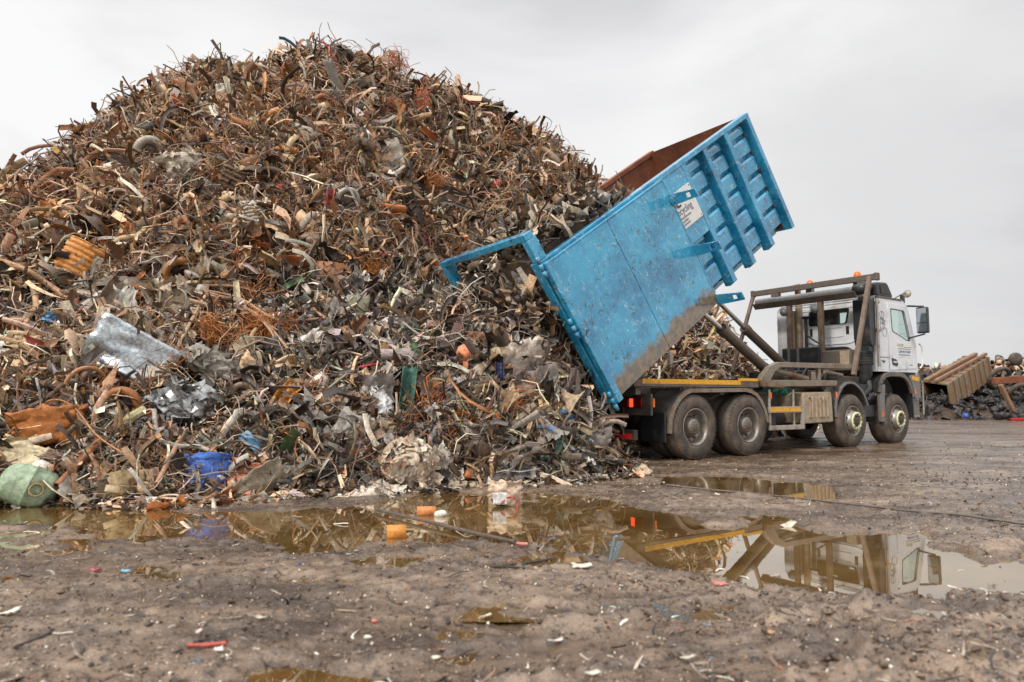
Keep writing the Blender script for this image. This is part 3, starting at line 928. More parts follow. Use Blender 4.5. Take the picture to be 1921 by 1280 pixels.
# the rear door, swung right round and lying along the near side
door = MB().box(0.0, 1.295, -.125, -.075, 0.02, 2.29).box(1.305, 2.74, -.122, -.075, 0.02, 2.29).box(1.29, 1.31, -.1, -.08, .02, 2.29).build('rear_door', M['bluedoor'], cont, .006)
MB().box(-.12, -.001, -.16, -.06, -.03, 2.33).build('door_post', BL, door, .012, 2)
mb = MB().box(2.7405, 2.765, -.128, -.03, 0.02, 2.29).box(0.0, 2.74, -.128, -.05, 2.2905, 2.315)
mb.build('door_edge', BL, door, .004)
for b0 in (2.28, 1.28, 0.02):
    mb = MB()
    for k in range(3): mb.lathe([(0, -.05), (.035, -.05), (.035, .05), (0, .05)], (-.15, -.09, b0 + k * .11 - .1), 'z', 10)
    mb.build('hinge', BL, door)
for b0 in (1.93, 1.00, 0.06):
    plate2d([(-.03, -.09), (.50, -.065), (.50, .075), (-.03, .10)], [[(.30, -.035), (.385, -.035), (.385, .045), (.30, .045)]],
            lambda u, v, w, b0=b0: (2.75 + w + .03 * u, -.125 - u, b0 + v), 'locking_tab', BL, door, .022)
# sign board
def fsign(u, v, w): return (2.80 + u, -.012 - w, 1.36 + v)
sg = MB().box(2.80, 3.43, -.010, .003, 1.36, 1.97).build('sign', M['signwhite'], cont)
text_mesh("SL", .24, lambda u, v, w: fsign(u + .0, v + .365, w), 'sign_letters', M['ink_dark'], sg, .006)
text_mesh("Recycling", .150, lambda u, v, w: fsign(u * .86 - .005, v * 1.15 + .235, w), 'sign_word', M['ink_navy'], sg, -.0012)
mb = MB()
for (u0, u1, v0) in ((.05, .16, .16), (.17, .30, .16), (.31, .38, .16), (.05, .13, .10), (.14, .25, .10), (.05, .15, .045), (.16, .28, .045)):
    x = u0
    while x < u1: mb.box(2.80 + x, 2.80 + x + .011, -.0135, -.0105, 1.36 + v0, 1.36 + v0 + rnd.choice((.024, .028, .036))); x += .018
mb.build('sign_small_print', M['ink_grey'], sg)
for u, v in ((.03, .03), (.60, .03), (.60, .58), (.03, .58)):
    MB().lathe([(0, -.016), (.011, -.014), (.011, -.009)], (2.8 + u, 0, 1.36 + v), 'y', 8).build('sign_screw', M['dark'], sg)
# scrap still inside and pouring from the mouth
def cont_pts(n, a0, a1, t0, t1, bf, r, jit=.12):
    a = r.uniform(a0, a1, n); tt = r.uniform(t0, t1, n); b = bf(a, tt, r) + r.uniform(-jit, jit, n)
    P = np.array([cont.location[:]])[0] + a[:, None] * np.array(A3) + tt[:, None] * np.array(N3) + b[:, None] * np.array(B3)
    return P
load_parts = []
top = lambda a, tt, r: np.where(a < 1.75, 2.50 + .14 * np.sin(tt * 3.0 + a), 2.50 - (a - 1.75) * 0.6) - .02
mouth = lambda a, tt, r: r.uniform(.1, 2.05, len(a))
rl = np.random.default_rng(5)
for fn, (a0, a1), cnt, nrm in ((top, (.22, 2.9), 1900, B3), (mouth, (-.55, 0.0), 1700, -A3)):
    for kind, frac, s0, s1, kw in ((p_sheet, .3, .15, .5, {}), (p_strip, .22, .2, .7, {}), (p_profile, .12, .2, .6, {}), (p_tube, .12, .3, .9, dict(rad=.02)),
                                   (p_lump, .10, .12, .35, {}), (p_shard, .25, .1, .35, {}), (p_tube, .12, .3, .8, dict(n=11, k=3, rad=.011, curl=3.0, kink=4.0))):
        n = int(cnt * frac)
        P = cont_pts(n, a0, a1, .22, 2.3, fn, rl)
        w = WT_POUR / WT_POUR.sum()
        C = PAL[rl.choice(len(PAL), n, p=w)] * rl.uniform(.7, 1.25, (n, 1))
        load_parts.append(scatter([kind(rl, **kw) for _ in range(10)], P, np.repeat(np.array(nrm)[None], n, 0), s0 + (s1 - s0) * rl.random(n) ** 2, C, rl, .7))
Vs, Ts, Cs, o = [], [], [], 0
for v, tt, cc in load_parts:
    Vs.append(v); Ts.append(tt + o); Cs.append(cc); o += len(v)
ld = np_mesh('scrap_load', np.concatenate(Vs), np.concatenate(Ts), np.concatenate(Cs), M['scrap'])
tag(ld, 'tangled grey and brown scrap sliding out of the open blue container', 'scrap', kind='stuff')
# solid body of the load below the loose pieces
Pm = []
for a in np.linspace(-.1, 2.9, 16):
    for tt in np.linspace(.2, 2.3, 10): Pm.append((a, tt, float(top(np.array([a]), np.array([tt]), rl)[0]) - .16))
vv = [Vector(cont.location) + A3 * a + N3 * tt + B3 * b for a, tt, b in Pm]
low = [Vector(cont.location) + A3 * a + N3 * tt + B3 * .06 for a, tt, b in Pm]
fs = []
for i in range(15):
    for j in range(9): fs.append((i * 10 + j, (i + 1) * 10 + j, (i + 1) * 10 + j + 1, i * 10 + j + 1))
nn_ = len(vv)
for i in range(15):
    fs += [(i * 10, nn_ + i * 10, nn_ + (i + 1) * 10, (i + 1) * 10), (i * 10 + 9, (i + 1) * 10 + 9, nn_ + (i + 1) * 10 + 9, nn_ + i * 10 + 9)]
for j in range(9): fs += [(j, j + 1, nn_ + j + 1, nn_ + j), (150 + j, nn_ + 150 + j, nn_ + 151 + j, 151 + j)]
me = bpy.data.meshes.new('load_core'); me.from_pydata(vv + low, [], fs); me.update()
lc = link('load_core', me, M['core'], ld); lc['kind'] = 'stuff'

# ------------------------------------------------------------------ the hooklift lorry (local axes: s forward, t across, z up)
truck = empty('hooklift_lorry', (TX, TY, 0), (0, 0, YAW))
tag(truck, 'four axle hooklift lorry with a white cab tipping a blue container', 'lorry')
S1, S2, S3, S4 = 6.389, 4.660, 1.357, 0.0
# chassis
mb = MB()
for tt in (.82, 1.60): mb.box(-1.05, 7.2, tt, tt + .085, .76, 1.05)
for s in (-.95, .7, 2.3, 3.9, 5.3): mb.box(s, s + .12, .905, 1.60, .80, 1.0)
mb.build('chassis_frame', M['dark'], truck, .008)
for s in (S1, S2, S3, S4):
    mb = MB()
    mb.tube([(s, .25, .53), (s, 2.25, .53)], .075, 12)
    if s in (S3, S4): mb.lathe([(0, -.24), (.16, -.2), (.22, 0), (.16, .2), (0, .24)], (s, 1.25, .53), 'y', 16)
    for tt in (.86, 1.64): mb.bar((s - .55, tt, .66), (s + .55, tt, .66), .08, .14)
    mb.build('axle', M['dark'], truck)
# tipping gear
mb = MB()
for tt in (.80, 1.60): mb.box(-1.33, 5.15, tt, tt + .12, 1.051, 1.19)
mb.box(-1.33, 1.72, .04, .14, 1.19, 1.30)
for s in (-1.2, -.2, .8, 1.6): mb.box(s, s + .1, .14, .80, 1.06, 1.185)
mb.box(-1.33, 1.72, 2.36, 2.46, 1.19, 1.30)
mb.build('subframe', M['brown'], truck, .006)
MB().box(-1.157, 1.21, .034, .0395, 1.235, 1.312).build('yellow_strip', M['yellow'], truck)
MB().box(1.25, 1.70, .03, .12, 1.3005, 1.35).build('yellow_marker', M['yellow'], truck)
mb = MB().prism([(-1.05, 1.31), (-.85, 1.44), (1.2, 1.44), (1.30, 1.31)], 2.30, 2.42)
mb.build('guide_rail', M['brown'], truck, .006)
mb = MB()                                  # tilting frame under the container floor
P0 = Vector((-1.62, 0, 1.10))
cd, sdn = math.cos(TILT), math.sin(TILT)
for tt in (.86, 1.52):
    for a0, a1, off, hh in ((.15, 2.7, -0.38, .22), (2.7, 5.6, -.19, .12)):
        mb.bar((-1.75 + a0 * cd - off * sdn, tt + .06, 1.03 + a0 * sdn + off * cd), (-1.75 + a1 * cd - off * sdn, tt + .06, 1.03 + a1 * sdn + off * cd), .16 if a0 < 1 else .1, hh, (0, 1, 0))
mb.bar((-1.75 + 5.65 * cd + .1 * sdn, 1.25, 1.03 + 5.65 * sdn - .1 * cd), (-1.75 + 5.9 * cd - 1.85 * sdn, 1.25, 1.03 + 5.9 * sdn + 1.85 * cd), .2, .2, (0, 1, 0))
mb.tube([(-1.30, .7, 1.12), (-1.30, 1.8, 1.12)], .1, 12)
for tt in (.86, 1.58): mb.bar((-1.75 + .3 * cd + .38 * sdn, tt + .03, 1.03 + .3 * sdn - .38 * cd), (-1.30, tt + .03, 1.12), .12, .2, (0, 1, 0))
mb.build('tilt_frame', M['dark'], truck, .008)
for px0, px1, px2, tt in (((1322, 591), (1354, 618), (1438, 694), .72), ((1338, 557), (1397, 616), (1474, 689), 1.70)):
    a, b_, c_ = [Vector((q[0], tt, q[1])) for q in (sz(*px0, tt), sz(*px1, tt), sz(*px2, tt))]
    d = (b_ - a).normalized()
    cy = MB().tube([b_, c_], .098, 18).tube([b_ - d * .02, b_ + d * .12], .112, 18).tube([c_ - d * .1, c_ + d * .05], .11, 18)
    cy.box(c_.x - .05, c_.x + .2, tt - .12, tt + .12, 1.08, c_.z + .06)
    cyl = cy.build('lift_cylinder', M['steel'], truck)
    MB().tube([a - d * .35, b_], .048, 14).build('rod', M['chrome'], cyl)
# hoses by the cylinder feet
mb = MB()
for k in range(4):
    p = sz(1418 + 4 * k, 694, .8); q = sz(1450, 683 + 3 * k, .9)
    mb.tube([(p[0], .62 + .05 * k, p[1]), ((p[0] + q[0]) / 2, .6, p[1] - .1 - .04 * k), (q[0], .7, q[1])], .016, 6)
for k in range(6):
    s = 2.5 + .33 * k; mb.tube([(s, .35, 1.40), (s + .12, .32, 1.58 - .03 * (k % 3)), (s + .3, .36, 1.52), (s + .38, .4, 1.36)], .018, 6)
mb.build('hydraulic_hose', M['black'], truck)
# side frame of the sheeting gear (D-shaped) with its ram
mb = MB()
mb.prism([(2.25, 1.66), (4.70, 1.685), (4.70, 1.585), (2.32, 1.565), (2.14, 1.47), (2.02, 1.33), (4.14, 1.345), (4.14, 1.235), (1.78, 1.205), (1.72, 1.32), (1.80, 1.42), (2.0, 1.57)], .00, .10)
mb.box(3.55, 3.63, .02, .09, 1.34, 1.58)
mb.build('side_frame', M['rail'], truck, .008)
MB().tube([(2.30, .12, 1.52), (3.30, .12, 1.375)], .055, 12).build('sheet_ram', M['rail'], truck)
MB().tube([(4.05, .2, 1.52), (4.65, .2, 1.46)], .04, 10).build('sheet_ram', M['rail'], truck)
# pumps, valves and tanks behind the cab
mb = MB()
for s0, s1, t0, t1, z0, z1 in ((2.45, 2.85, .45, .8, 1.2, 1.5), (2.95, 3.3, .4, .75, 1.22, 1.42), (3.65, 3.95, .3, .7, 1.2, 1.55), (4.2, 4.6, .35, .75, 1.15, 1.5),
                               (2.5, 4.9, .95, 1.55, 1.19, 1.38), (4.75, 5.5, .3, .8, 1.1, 1.45), (5.0, 5.6, .9, 2.2, .95, 1.6)):
    mb.box(s0, s1, t0, t1, z0, z1)
mb.lathe([(0, -.18), (.13, -.18), (.13, .18), (0, .18)], (2.65, .4, 1.40), 'x', 14)
mb.lathe([(0, -.14), (.1, -.14), (.1, .14), (0, .14)], (4.35, .3, 1.42), 'x', 14)
mb.build('pump_gear', M['dark'], truck, .02, 2)
MB().box(3.74, 3.98, .285, .299, 1.36, 1.52).build('warning_plate', M['cream'], truck)
for (x0, x1, ya, yb, mm, nm) in ((1466, 1537, 657, 681, 'black', 'hydraulic_tank'), (1540, 1595, 661, 682, 'brown', 'tool_box')):
    ta, za = tz(x0, ya, 5.15); tb, zb = tz(x1, yb, 5.15)
    bx = MB().box(5.15, 5.62, tb, ta, min(za, zb) - .15, max(za, zb) + .03).build(nm, M[mm], truck, .03, 3)
    if nm == 'hydraulic_tank':
        st = MB()
        for f in (.2, .45): st.box(5.138, 5.15, tb + (ta - tb) * (1 - f) - .03, tb + (ta - tb) * (1 - f) + .03, zb - .14, za + .02)
        st.build('strap', M['grey'], bx)
    else:
        MB().box(5.14, 5.1495, tb + .02, tb + .22, zb - .1, za).build('worn_patch', M['cream'], bx)
# sheeting gantry
SB = 5.48
tn, zn = tz(1632, 519, SB); tf, zf = tz(1413, 555, SB); tn = -.16
mb = MB().bar((SB, tn, zn - .02), (SB, tf, zn - .02), .10, .13)
for tt in (tn, tf): mb.bar((SB - .06, tt, zn - .02), (SB + .06, tt, zn - .02), .08, .16)
for tt in (.14, 2.25): mb.box(SB - .06, SB + .06, tt - .1, tt + .1, zn - .17, zn - .086)
gan = mb.build('sheeting_beam', M['brown'], truck, .012, 2)
for (xt, yt, xb, yb, tt) in ((1631, 519, 1601, 704, tn), (1413, 556, 1373, 700, tf)):
    a = sz(xt, yt, tt); b_ = sz(xb, yb, tt)
    MB().bar((a[0], tt, a[1]), (b_[0], tt, b_[1]), .075, .085, (0, 1, 0)).build('sheeting_arm', M['rusty'], truck, .01)
SR = 5.25
ta, za = tz(1418, 572, SR); tb, zb = tz(1606, 543, SR)
zr = (za + zb) / 2
roll = MB().prism([(SR - .16, zr - .03), (SR + .16, zr - .03), (SR + .12, zr - .13), (SR - .05, zr - .16)], tb - .03, ta).build('roll_tray', M['brown'], truck, .008)
pts = []
for i in range(13): pts.append((SR + .02, tb + (ta - tb) * i / 12, zr + .03 + rnd.uniform(-.008, .008)))
MB().tube(pts, .072, 12).build('rolled_sheet', M['grey'], roll)
MB().lathe([(0, -.14), (.11, -.14), (.12, 0), (.11, .14), (0, .14)], (SR, tb - .10, zr + .02), 'y', 16).build('roller_motor', M['black'], roll)
for (xt, yt, xb, yb) in ((1479, 570, 1484, 660), (1537, 560, 1543, 655)):
    a = tz(xt, yt, SR); b_ = tz(xb, yb, SR)
    tm = (a[0] + b_[0]) / 2
    po = MB().box(SR - .05, SR + .05, tm - .055, tm + .055, 1.19, zr - .1).build('headboard_post', M['rusty'], truck, .008)
    MB().lathe([(0, -.06), (.07, -.05), (.09, .0), (.085, .07), (0, .08)], (SR - .07, tm + .10, zr - .30), 'x', 14).build('work_lamp', M['grey'], po)
for (x, y) in ((1519, 533), (1608, 517)):
    tt, zz = tz(x, y, SB + .12)
    be = MB().lathe([(.075, -.05), (.078, .0), (.06, .06), (.03, .085), (0, .09)], (SB + .12, tt, zz), 'z', 16).build('beacon', M['amber'], truck)
    MB().box(SB + .06, SB + .18, tt - .07, tt + .07, zz - .42, zz - .05).build('beacon_stalk', M['grey'], be)
# exhaust stacks
t1, z1 = tz(1495, 534, 5.68); t2, z2 = tz(1500, 657, 5.68)
MB().tube([(5.68, t2, 1.2), (5.68, t2, z1 - .12), (5.64, t2, z1)], .07, 14).tube([(5.66, t2 + .15, 1.2), (5.66, t2 + .15, z1 - .62)], .075, 14).build('exhaust_stack', M['cream'], truck)
t3, z3 = tz(1511, 597, 5.66)
MB().tube([(5.66, t3, 1.3), (5.66, t3, z3)], .035, 10).box(5.6, 5.72, t3 - .09, t3 + .06, z3 - .02, z3 + .03).tube([(5.62, t3 - .02, 2.45), (5.58, t3 - .2, 2.32), (5.58, t3 - .36, 2.22)], .02, 8).build('breather_pipe', M['black'], truck)
# mudguard over the rear bogie
arc = [(-.62, .45), (-.60, .66), (-.52, .86), (-.38, 1.02), (-.22, 1.12), (-.08, 1.163), (.6, 1.17), (1.30, 1.18), (1.46, 1.155), (1.62, 1.09), (1.76, .97), (1.87, .80), (1.945, .58)]
def band(mb, pts, w, y0, y1):
    inn = []
    for i, p in enumerate(pts):
        a = Vector(pts[max(i - 1, 0)]); b_ = Vector(pts[min(i + 1, len(pts) - 1)]); d = (b_ - a).normalized()
        inn.append((p[0] + d.y * w, p[1] - d.x * w))
    for i in range(len(pts) - 1): mb.prism([pts[i], pts[i + 1], inn[i + 1], inn[i]], y0, y1)
for y0, y1, yl in ((0.0, .64, 1), (1.86, 2.5, 0)):
    mb = MB(); band(mb, arc, .02, y0 + .03, y1 - .03)
    mg = mb.build('rear_mudguard', M['fender'], truck)
    mb = MB(); band(mb, arc, .065, y0 if yl else y1 - .03, y0 + .03 if yl else y1)
    mb.build('mudguard_lip', M['rail'], mg)
mb = MB().box(-.66, -.63, .05, .60, .30, .78)
mb.build('mud_flap', M['black'], truck, .01)
MB().box(-1.02, -.98, .62, 1.9, .42, .98).build('rear_cross_plate', M['dark'], truck, .01)
# rear lamps and bumper
for y0, y1 in ((.02, .80), (1.70, 2.48)):
    lb = MB().box(-.99, -.95, y0, y1, .735, 1.075).build('lamp_board', M['fender'], truck, .008)
    tb_ = MB().prism([(-1.03, 1.01), (-.991, 1.03), (-.991, .84), (-1.03, .86)], y0 + .18, y1 - .08).build('tail_lamp', M['lamp_red'], lb, .01, 2)
    MB().box(-1.0335, -1.0305, y0 + .36, y0 + .44, .865, 1.0).build('lit_bulb', M['lamp_lit'], lb)
    MB().box(-1.0325, -1.0305, y0 + .445, y0 + .49, .875, .99).build('indicator_lens', M['amber'], lb)
    MB().box(-.97, -.93, y0 - .03 if y0 < 1 else y1, y0 - .001 if y0 < 1 else y1 + .03, .86, 1.0).build('side_marker', M['amber'], lb, .01)
bp = MB().box(-1.33, -1.24, .06, 2.44, .36, .52)
for tt in (.8, 1.62): bp.bar((-.98, tt + .04, .86), (-1.29, tt + .04, .50), .09, .1, (0, 1, 0))
bump_o = bp.build('rear_bumper', M['dark'], truck, .01)
for y0 in (.10, 1.72):
    MB().prism([(y0, .375), (y0 + .68, .375), (y0 + .68, .505), (y0 + .28, .505), (y0 + .28, .46), (y0, .46)], -1.334, -1.3305, 'x').build('red_reflector', M['red'], bump_o)
# wheels
def tyre_profile(w, near, sgn):
    # radius, t
    pr = [(.295, .02), (.30, 0.0), (.36, -.012), (.44, -.008), (.50, .012), (.528, .04), (.537, .07), (.537, w - .07), (.528, w - .04), (.50, w - .012), (.44, w + .005), (.30, w), (.295, w - .02)]
    return [(r, near + sgn * t) for r, t in pr]
def make_wheel(s, near, sgn, w, front, lug):
    wh = empty('wheel', (s, near, .535)); wh.parent = truck
    mb = MB().lathe(tyre_profile(w, 0, sgn), (0, 0, 0), 'y', 56)
    n = 46 if lug else 60
    for j in range(n):
        a = 2 * math.pi * (j + rnd.uniform(-.1, .1)) / n
        for side in (0, 1):
            r0, r1 = (.50, .545) if lug else (.528, .541)
            y0, y1 = ((.004, w * .34) if side == 0 else (w * .64, w - .004)) if lug else ((.05, w * .42) if side == 0 else (w * .56, w - .05))
            aa = a + (math.pi / n if side else 0)
            da = (.62 if lug else .8) * math.pi / n
            v = []
            for r in (r0, r1):
                for yy in (y0, y1):
                    for q in (-da, da):
                        rr = r - (.03 if (lug and r == r1 and yy == (y0 if side == 0 else y1)) else 0)
                        v.append((rr * math.cos(aa + q), sgn * yy, rr * math.sin(aa + q)))
            mb._add(v, [(4, 5, 7, 6), (0, 4, 6, 2), (1, 3, 7, 5), (0, 1, 5, 4), (2, 6, 7, 3)])
    mb.build('tyre', M['tyre'], wh)
    g = sgn
    if front:
        prof = [(.300, .015), (.305, -.004), (.290, -.004), (.275, .03), (.262, .06), (.235, .055), (.20, -.02), (.185, -.065), (.165, -.075), (.11, -.075), (.105, -.05)]
    else:
        prof = [(.300, .015), (.305, -.004), (.290, -.004), (.272, .04), (.262, .11), (.245, .15), (.205, .17), (.19, .165), (.165, .165), (.15, .10), (.135, .04), (.115, .02), (.06, .01), (.0, .01)]
    MB().lathe([(r, g * a) for r, a in prof], (0, 0, 0), 'y', 48).build('rim', M['rim'], wh)
    for j in range(10):
        mb = MB()
        a = 2 * math.pi * j / 10 + .2
        rr, y0, ln = (.142, -.075, .03) if front else (.172, .165, .045)
        mb.lathe([(.016, g * y0), (.016, g * (y0 - ln)), (0, g * (y0 - ln - .004))], (rr * math.cos(a), 0, rr * math.sin(a)), 'y', 6)
        mb.build('wheel_nut', M['hub'], wh)
    if not front:
        mb = MB().lathe([(.115, g * .03), (.112, g * .018), (.08, g * .018)], (0, 0, 0), 'y', 24)
        for j in range(12):
            a = 2 * math.pi * j / 12
            mb.lathe([(.010, g * .025), (.010, g * .005), (0, g * .002)], (.095 * math.cos(a), 0, .095 * math.sin(a)), 'y', 6)
        mb.build('hub_flange', M['hub'], wh)
    for j in range(10):                        # hand holes through the disc
        mb = MB()
        a = 2 * math.pi * (j + .5) / 10
        rr, yy, tl = (.222, .012, .03) if front else (.228, .157, .0)
        mb.lathe([(.026, g * (yy - .010)), (.0, g * (yy - .012))], (rr * math.cos(a), 0, rr * math.sin(a)), 'y', 10)
        mb.build('hand_hole', M['black'], wh)
    if front:
        MB().lathe([(.108, g * -.05), (.095, g * -.05), (.085, g * -.085), (.05, g * -.095), (.0, g * -.095)], (0, 0, 0), 'y', 24).build('hub_cap', M['dark'], wh)
        MB().lathe([(.128, g * -.078), (.128, g * -.088), (.182, g * -.084), (.182, g * -.070)], (0, 0, 0), 'y', 40).build('wheel_nut_ring', M['lime'], wh)
    else:
        MB().lathe([(.075, g * .012), (.06, g * .0), (.045, g * -.004), (0, g * -.006)], (0, 0, 0), 'y', 24).build('hub_cap', M['hub'], wh)
    return wh
for s in (S1, S2):
    make_wheel(s, 0.0, 1, .385, True, False); make_wheel(s, 2.5, -1, .385, True, False)
for s in (S3, S4):
    make_wheel(s, 0.0, 1, .30, False, True); make_wheel(s, 2.5, -1, .30, False, True)
    for near, g in ((.35, 1), (2.15, -1)):     # inner twin tyres
        MB().lathe([(r, near + g * (tt)) for r, tt in tyre_profile(.30, 0, 1)], (s, 0, .535), 'y', 40).build('twin_tyre', M['tyre'], truck)
# side guard with the yellow strip
sg_ = MB().box(1.965, 3.02, .0, .05, .735, .845).box(1.965, 3.02, .0, .05, .42, .505).box(2.93, 3.02, .001, .049, .5055, .7345).box(2.02, 2.07, .05, .08, .45, 1.16).box(2.74, 2.79, .05, .08, .45, 1.16)
sgo = sg_.build('side_guard', M['alu'], truck, .006)
MB().box(1.975, 2.90, -.003, -.0005, .757, .822).build('yellow_strip', M['yellow'], sgo)
mb = MB().box(2.0, 2.45, .3, .75, .75, 1.1).box(2.5, 2.9, .45, .8, .55, 1.15)
for s in (2.12, 2.38): mb.tube([(s, .32, .42), (s, .32, .74)], .12, 14)
mb.tube([(1.9, .5, .62), (2.95, .5, .62)], .14, 16)
mb.build('air_tank', M['dark'], truck, .015)
# rolled green strap on the step
pts = [(2.05 + .045 * i, .12 + .05 * math.sin(i * 1.1), 1.145 + .022 * math.sin(i * 1.7)) for i in range(14)]
mb = MB().tube(pts, .055, 9).tube([(2.35, .1, 1.17), (2.5, .06, 1.21), (2.66, .1, 1.19), (2.72, .14, 1.12), (2.6, .12, 1.09), (2.4, .08, 1.12)], .05, 9)
mb.build('green_strap', M['green'], truck)
MB().box(2.0, 2.45, .02, .10, 1.20, 1.235).build('yellow_marker', M['yellow'], truck)
MB().box(1.97, 2.01, -.02, .0, .985, 1.10).build('side_marker', M['amber'], truck, .008)
MB().box(4.06, 4.10, -.02, .0, .99, 1.12).build('side_marker', M['amber'], truck, .008)
# silver ribbed exhaust box
xb = MB().prism(rounded([(3.0, 1.10), (3.96, 1.12), (4.0, .53), (3.03, .515)], .05), .02, .62).build('silencer_box', M['cream'], truck, .02, 3)
mb = MB()
for s in (3.30, 3.42, 3.55, 3.67, 3.80): mb.bar((s, .012, 1.02), (s, .012, .62), .045, .03, (0, 1, 0))
mb.build('rib', M['cream'], xb, .01, 2)
mb = MB()
for s in (3.22, 3.55, 3.80):
    for z in (1.0, .63): mb.lathe([(0, -.008), (.018, -.006), (.018, .02)], (s, 0.0, z), 'y', 8)
mb.build('bolt', M['hub'], xb)
# mudguard of the second axle
arc2 = [(4.10, .62), (4.09, .80), (4.13, .96), (4.22, 1.11), (4.35, 1.24), (4.50, 1.315), (4.64, 1.335), (4.80, 1.32), (4.96, 1.25), (5.11, 1.14), (5.22, 1.01), (5.30, .85)]
for y0, y1, yl in ((0.02, .5, 1), (2.0, 2.48, 0)):
    mb = MB(); band(mb, arc2, .02, y0 + .03, y1)
    mg = mb.build('middle_mudguard', M['fender'], truck)
    mb = MB(); band(mb, arc2, .045, y0 if yl else y1, y0 + .03 if yl else y1 + .03)
    mb.build('mudguard_lip', M['grey'], mg)
mb = MB().box(5.26, 5.75, .25, .9, .52, 1.3).box(5.3, 5.7, .12, .25, .6, .85).box(5.2, 5.4, .1, .22, .82, .86).tube([(5.35, .2, 1.0), (5.6, .15, 1.2), (5.65, .2, 1.35)], .06, 10)
mb.box(5.28, 5.6, .16, .25, 1.0, 1.28).tube([(5.4, .1, .95), (5.65, .1, 1.1)], .03, 8)
mb.build('gearbox', M['black'], truck, .02, 2)

# ------------------------------------------------------------------ cab
CT0, CT1 = .06, 2.44
cab = empty('cab', (0, 0, 0)); cab.parent = truck
side = [(5.80, 1.56), (5.80, 3.07), (5.86, 3.14), (6.95, 3.16), (7.14, 3.06), (7.34, 2.55), (7.47, 2.2), (7.50, 1.56)]
win = rounded([(6.37, 2.955), (6.97, 2.935), (7.20, 2.27), (7.05, 2.255), (6.72, 2.36), (6.41, 2.44)], .06)
for tt, sgn in ((CT0, 1), (CT1, -1)):
    plate2d(side, [win], lambda u, v, w, tt=tt, sgn=sgn: (u, tt + sgn * .02 + w, v), 'side_panel', M['white'], cab, .035)
    # door skin, standing slightly proud
    dr = plate2d([(6.27, 1.60), (6.27, 3.06), (6.97, 3.05), (7.10, 3.0), (7.36, 2.3), (7.40, 1.66)], [win], lambda u, v, w, tt=tt, sgn=sgn: (u, tt - sgn * .006 + w, v), 'door', M['white'], cab, .014)
    MB().prism(win, tt + sgn * .006, tt + sgn * .012).build('side_window', M['glass'], dr)
    wf = [(Vector(p) - Vector((6.8, 2.6))) for p in win]
    mb = MB(); n_ = len(win)
    for i in range(n_):
        a, b_ = Vector(win[i]), Vector(win[(i + 1) % n_]); ai, bi = Vector((6.8, 2.62)) + (a - Vector((6.8, 2.62))) * .93, Vector((6.8, 2.62)) + (b_ - Vector((6.8, 2.62))) * .93
        mb.prism([tuple(a), tuple(b_), tuple(bi), tuple(ai)], tt - sgn * .016, tt - sgn * .0135)
    mb.build('window_seal', M['black'], dr)
    MB().prism(rounded([(6.34, 1.865), (6.56, 1.83), (6.61, 1.73), (6.57, 1.68), (6.37, 1.71)], .03), tt - sgn * .022, tt - sgn * .0135).build('door_handle', M['black'], dr, .004)
    MB().box(6.40, 6.54, tt - (.035 if sgn > 0 else -.023), tt - (.023 if sgn > 0 else -.035), 1.76, 1.79).build('handle_bar', M['white'], dr)
    MB().box(7.10, 7.24, tt - (.017 if sgn > 0 else -.0135), tt - (.0135 if sgn > 0 else -.017), 1.715, 1.735).build('door_badge', M['ink_grey'], dr)
    MB().prism([(5.95, 1.80), (6.12, 1.795), (6.04, 1.745)], tt - sgn * .006, tt + sgn * .001).build('recess', M['black'], cab)
    MB().box(5.82, 6.265, tt - (.004 if sgn > 0 else -.001), tt - (.001 if sgn > 0 else -.004), 1.865, 1.875).build('seam', M['dark'], cab)
# lettering on the near door
drn = [o for o in bpy.data.objects if o.name == 'door'][0]
YD = CT0 - .0165
MB().box(6.60, 7.22, YD + .001, YD + .003, 1.88, 2.20).build('door_sign', M['signwhite'], drn)
def word_row(mb, s0, s1, z, h, gap=.012, wd=.022):
    s = s0
    while s < s1:
        w = wd * rnd.uniform(.6, 1.3); k = rnd.random()
        if k < .75: mb.box(s, s + w * .35, YD - .002, YD, z, z + h); mb.box(s + w * .36, s + w, YD - .002, YD, z + h * rnd.choice((0, .42, .8)), z + h * rnd.choice((.2, .6, 1.0)) + .004)
        else: mb.box(s, s + w * .4, YD - .002, YD, z, z + h)
        s += w + gap
mb = MB(); word_row(mb, 6.66, 7.14, 1.985, .055, .010, .03); word_row(mb, 6.64, 7.16, 1.93, .022, .006, .014); mb.build('door_lettering', M['ink_blue'], drn)
mb = MB(); word_row(mb, 6.62, 7.18, 2.065, .016, .005, .012); word_row(mb, 6.90, 7.20, 2.105, .016, .005, .012); mb.build('door_small_print', M['ink_grey'], drn)
mb = MB(); word_row(mb, 6.60, 6.86, 2.12, .07, .012, .04); mb.build('door_pale_letters', M['alu'], drn)
# faint drawn emblem on the rear quarter panel
mb = MB()
for (cx, cz, r) in ((6.04, 2.78, .085), (6.04, 2.66, .075), (6.05, 2.54, .09), (6.12, 2.42, .10), (6.10, 2.63, .05)):
    pts = [(cx + r * math.cos(q) * (1 + .15 * math.sin(3 * q)), CT0 - .001, cz + r * .95 * math.sin(q)) for q in np.linspace(0, 6.283, 20)]
    mb.tube(pts, .0045, 4, caps=False)
mb.tube([(5.93, CT0 - .001, 2.70), (6.2, CT0 - .001, 2.66)], .0045, 4); mb.tube([(6.03, CT0 - .001, 2.88), (6.08, CT0 - .001, 2.48)], .0045, 4)
mb.build('emblem', M['ink_grey'], cab)
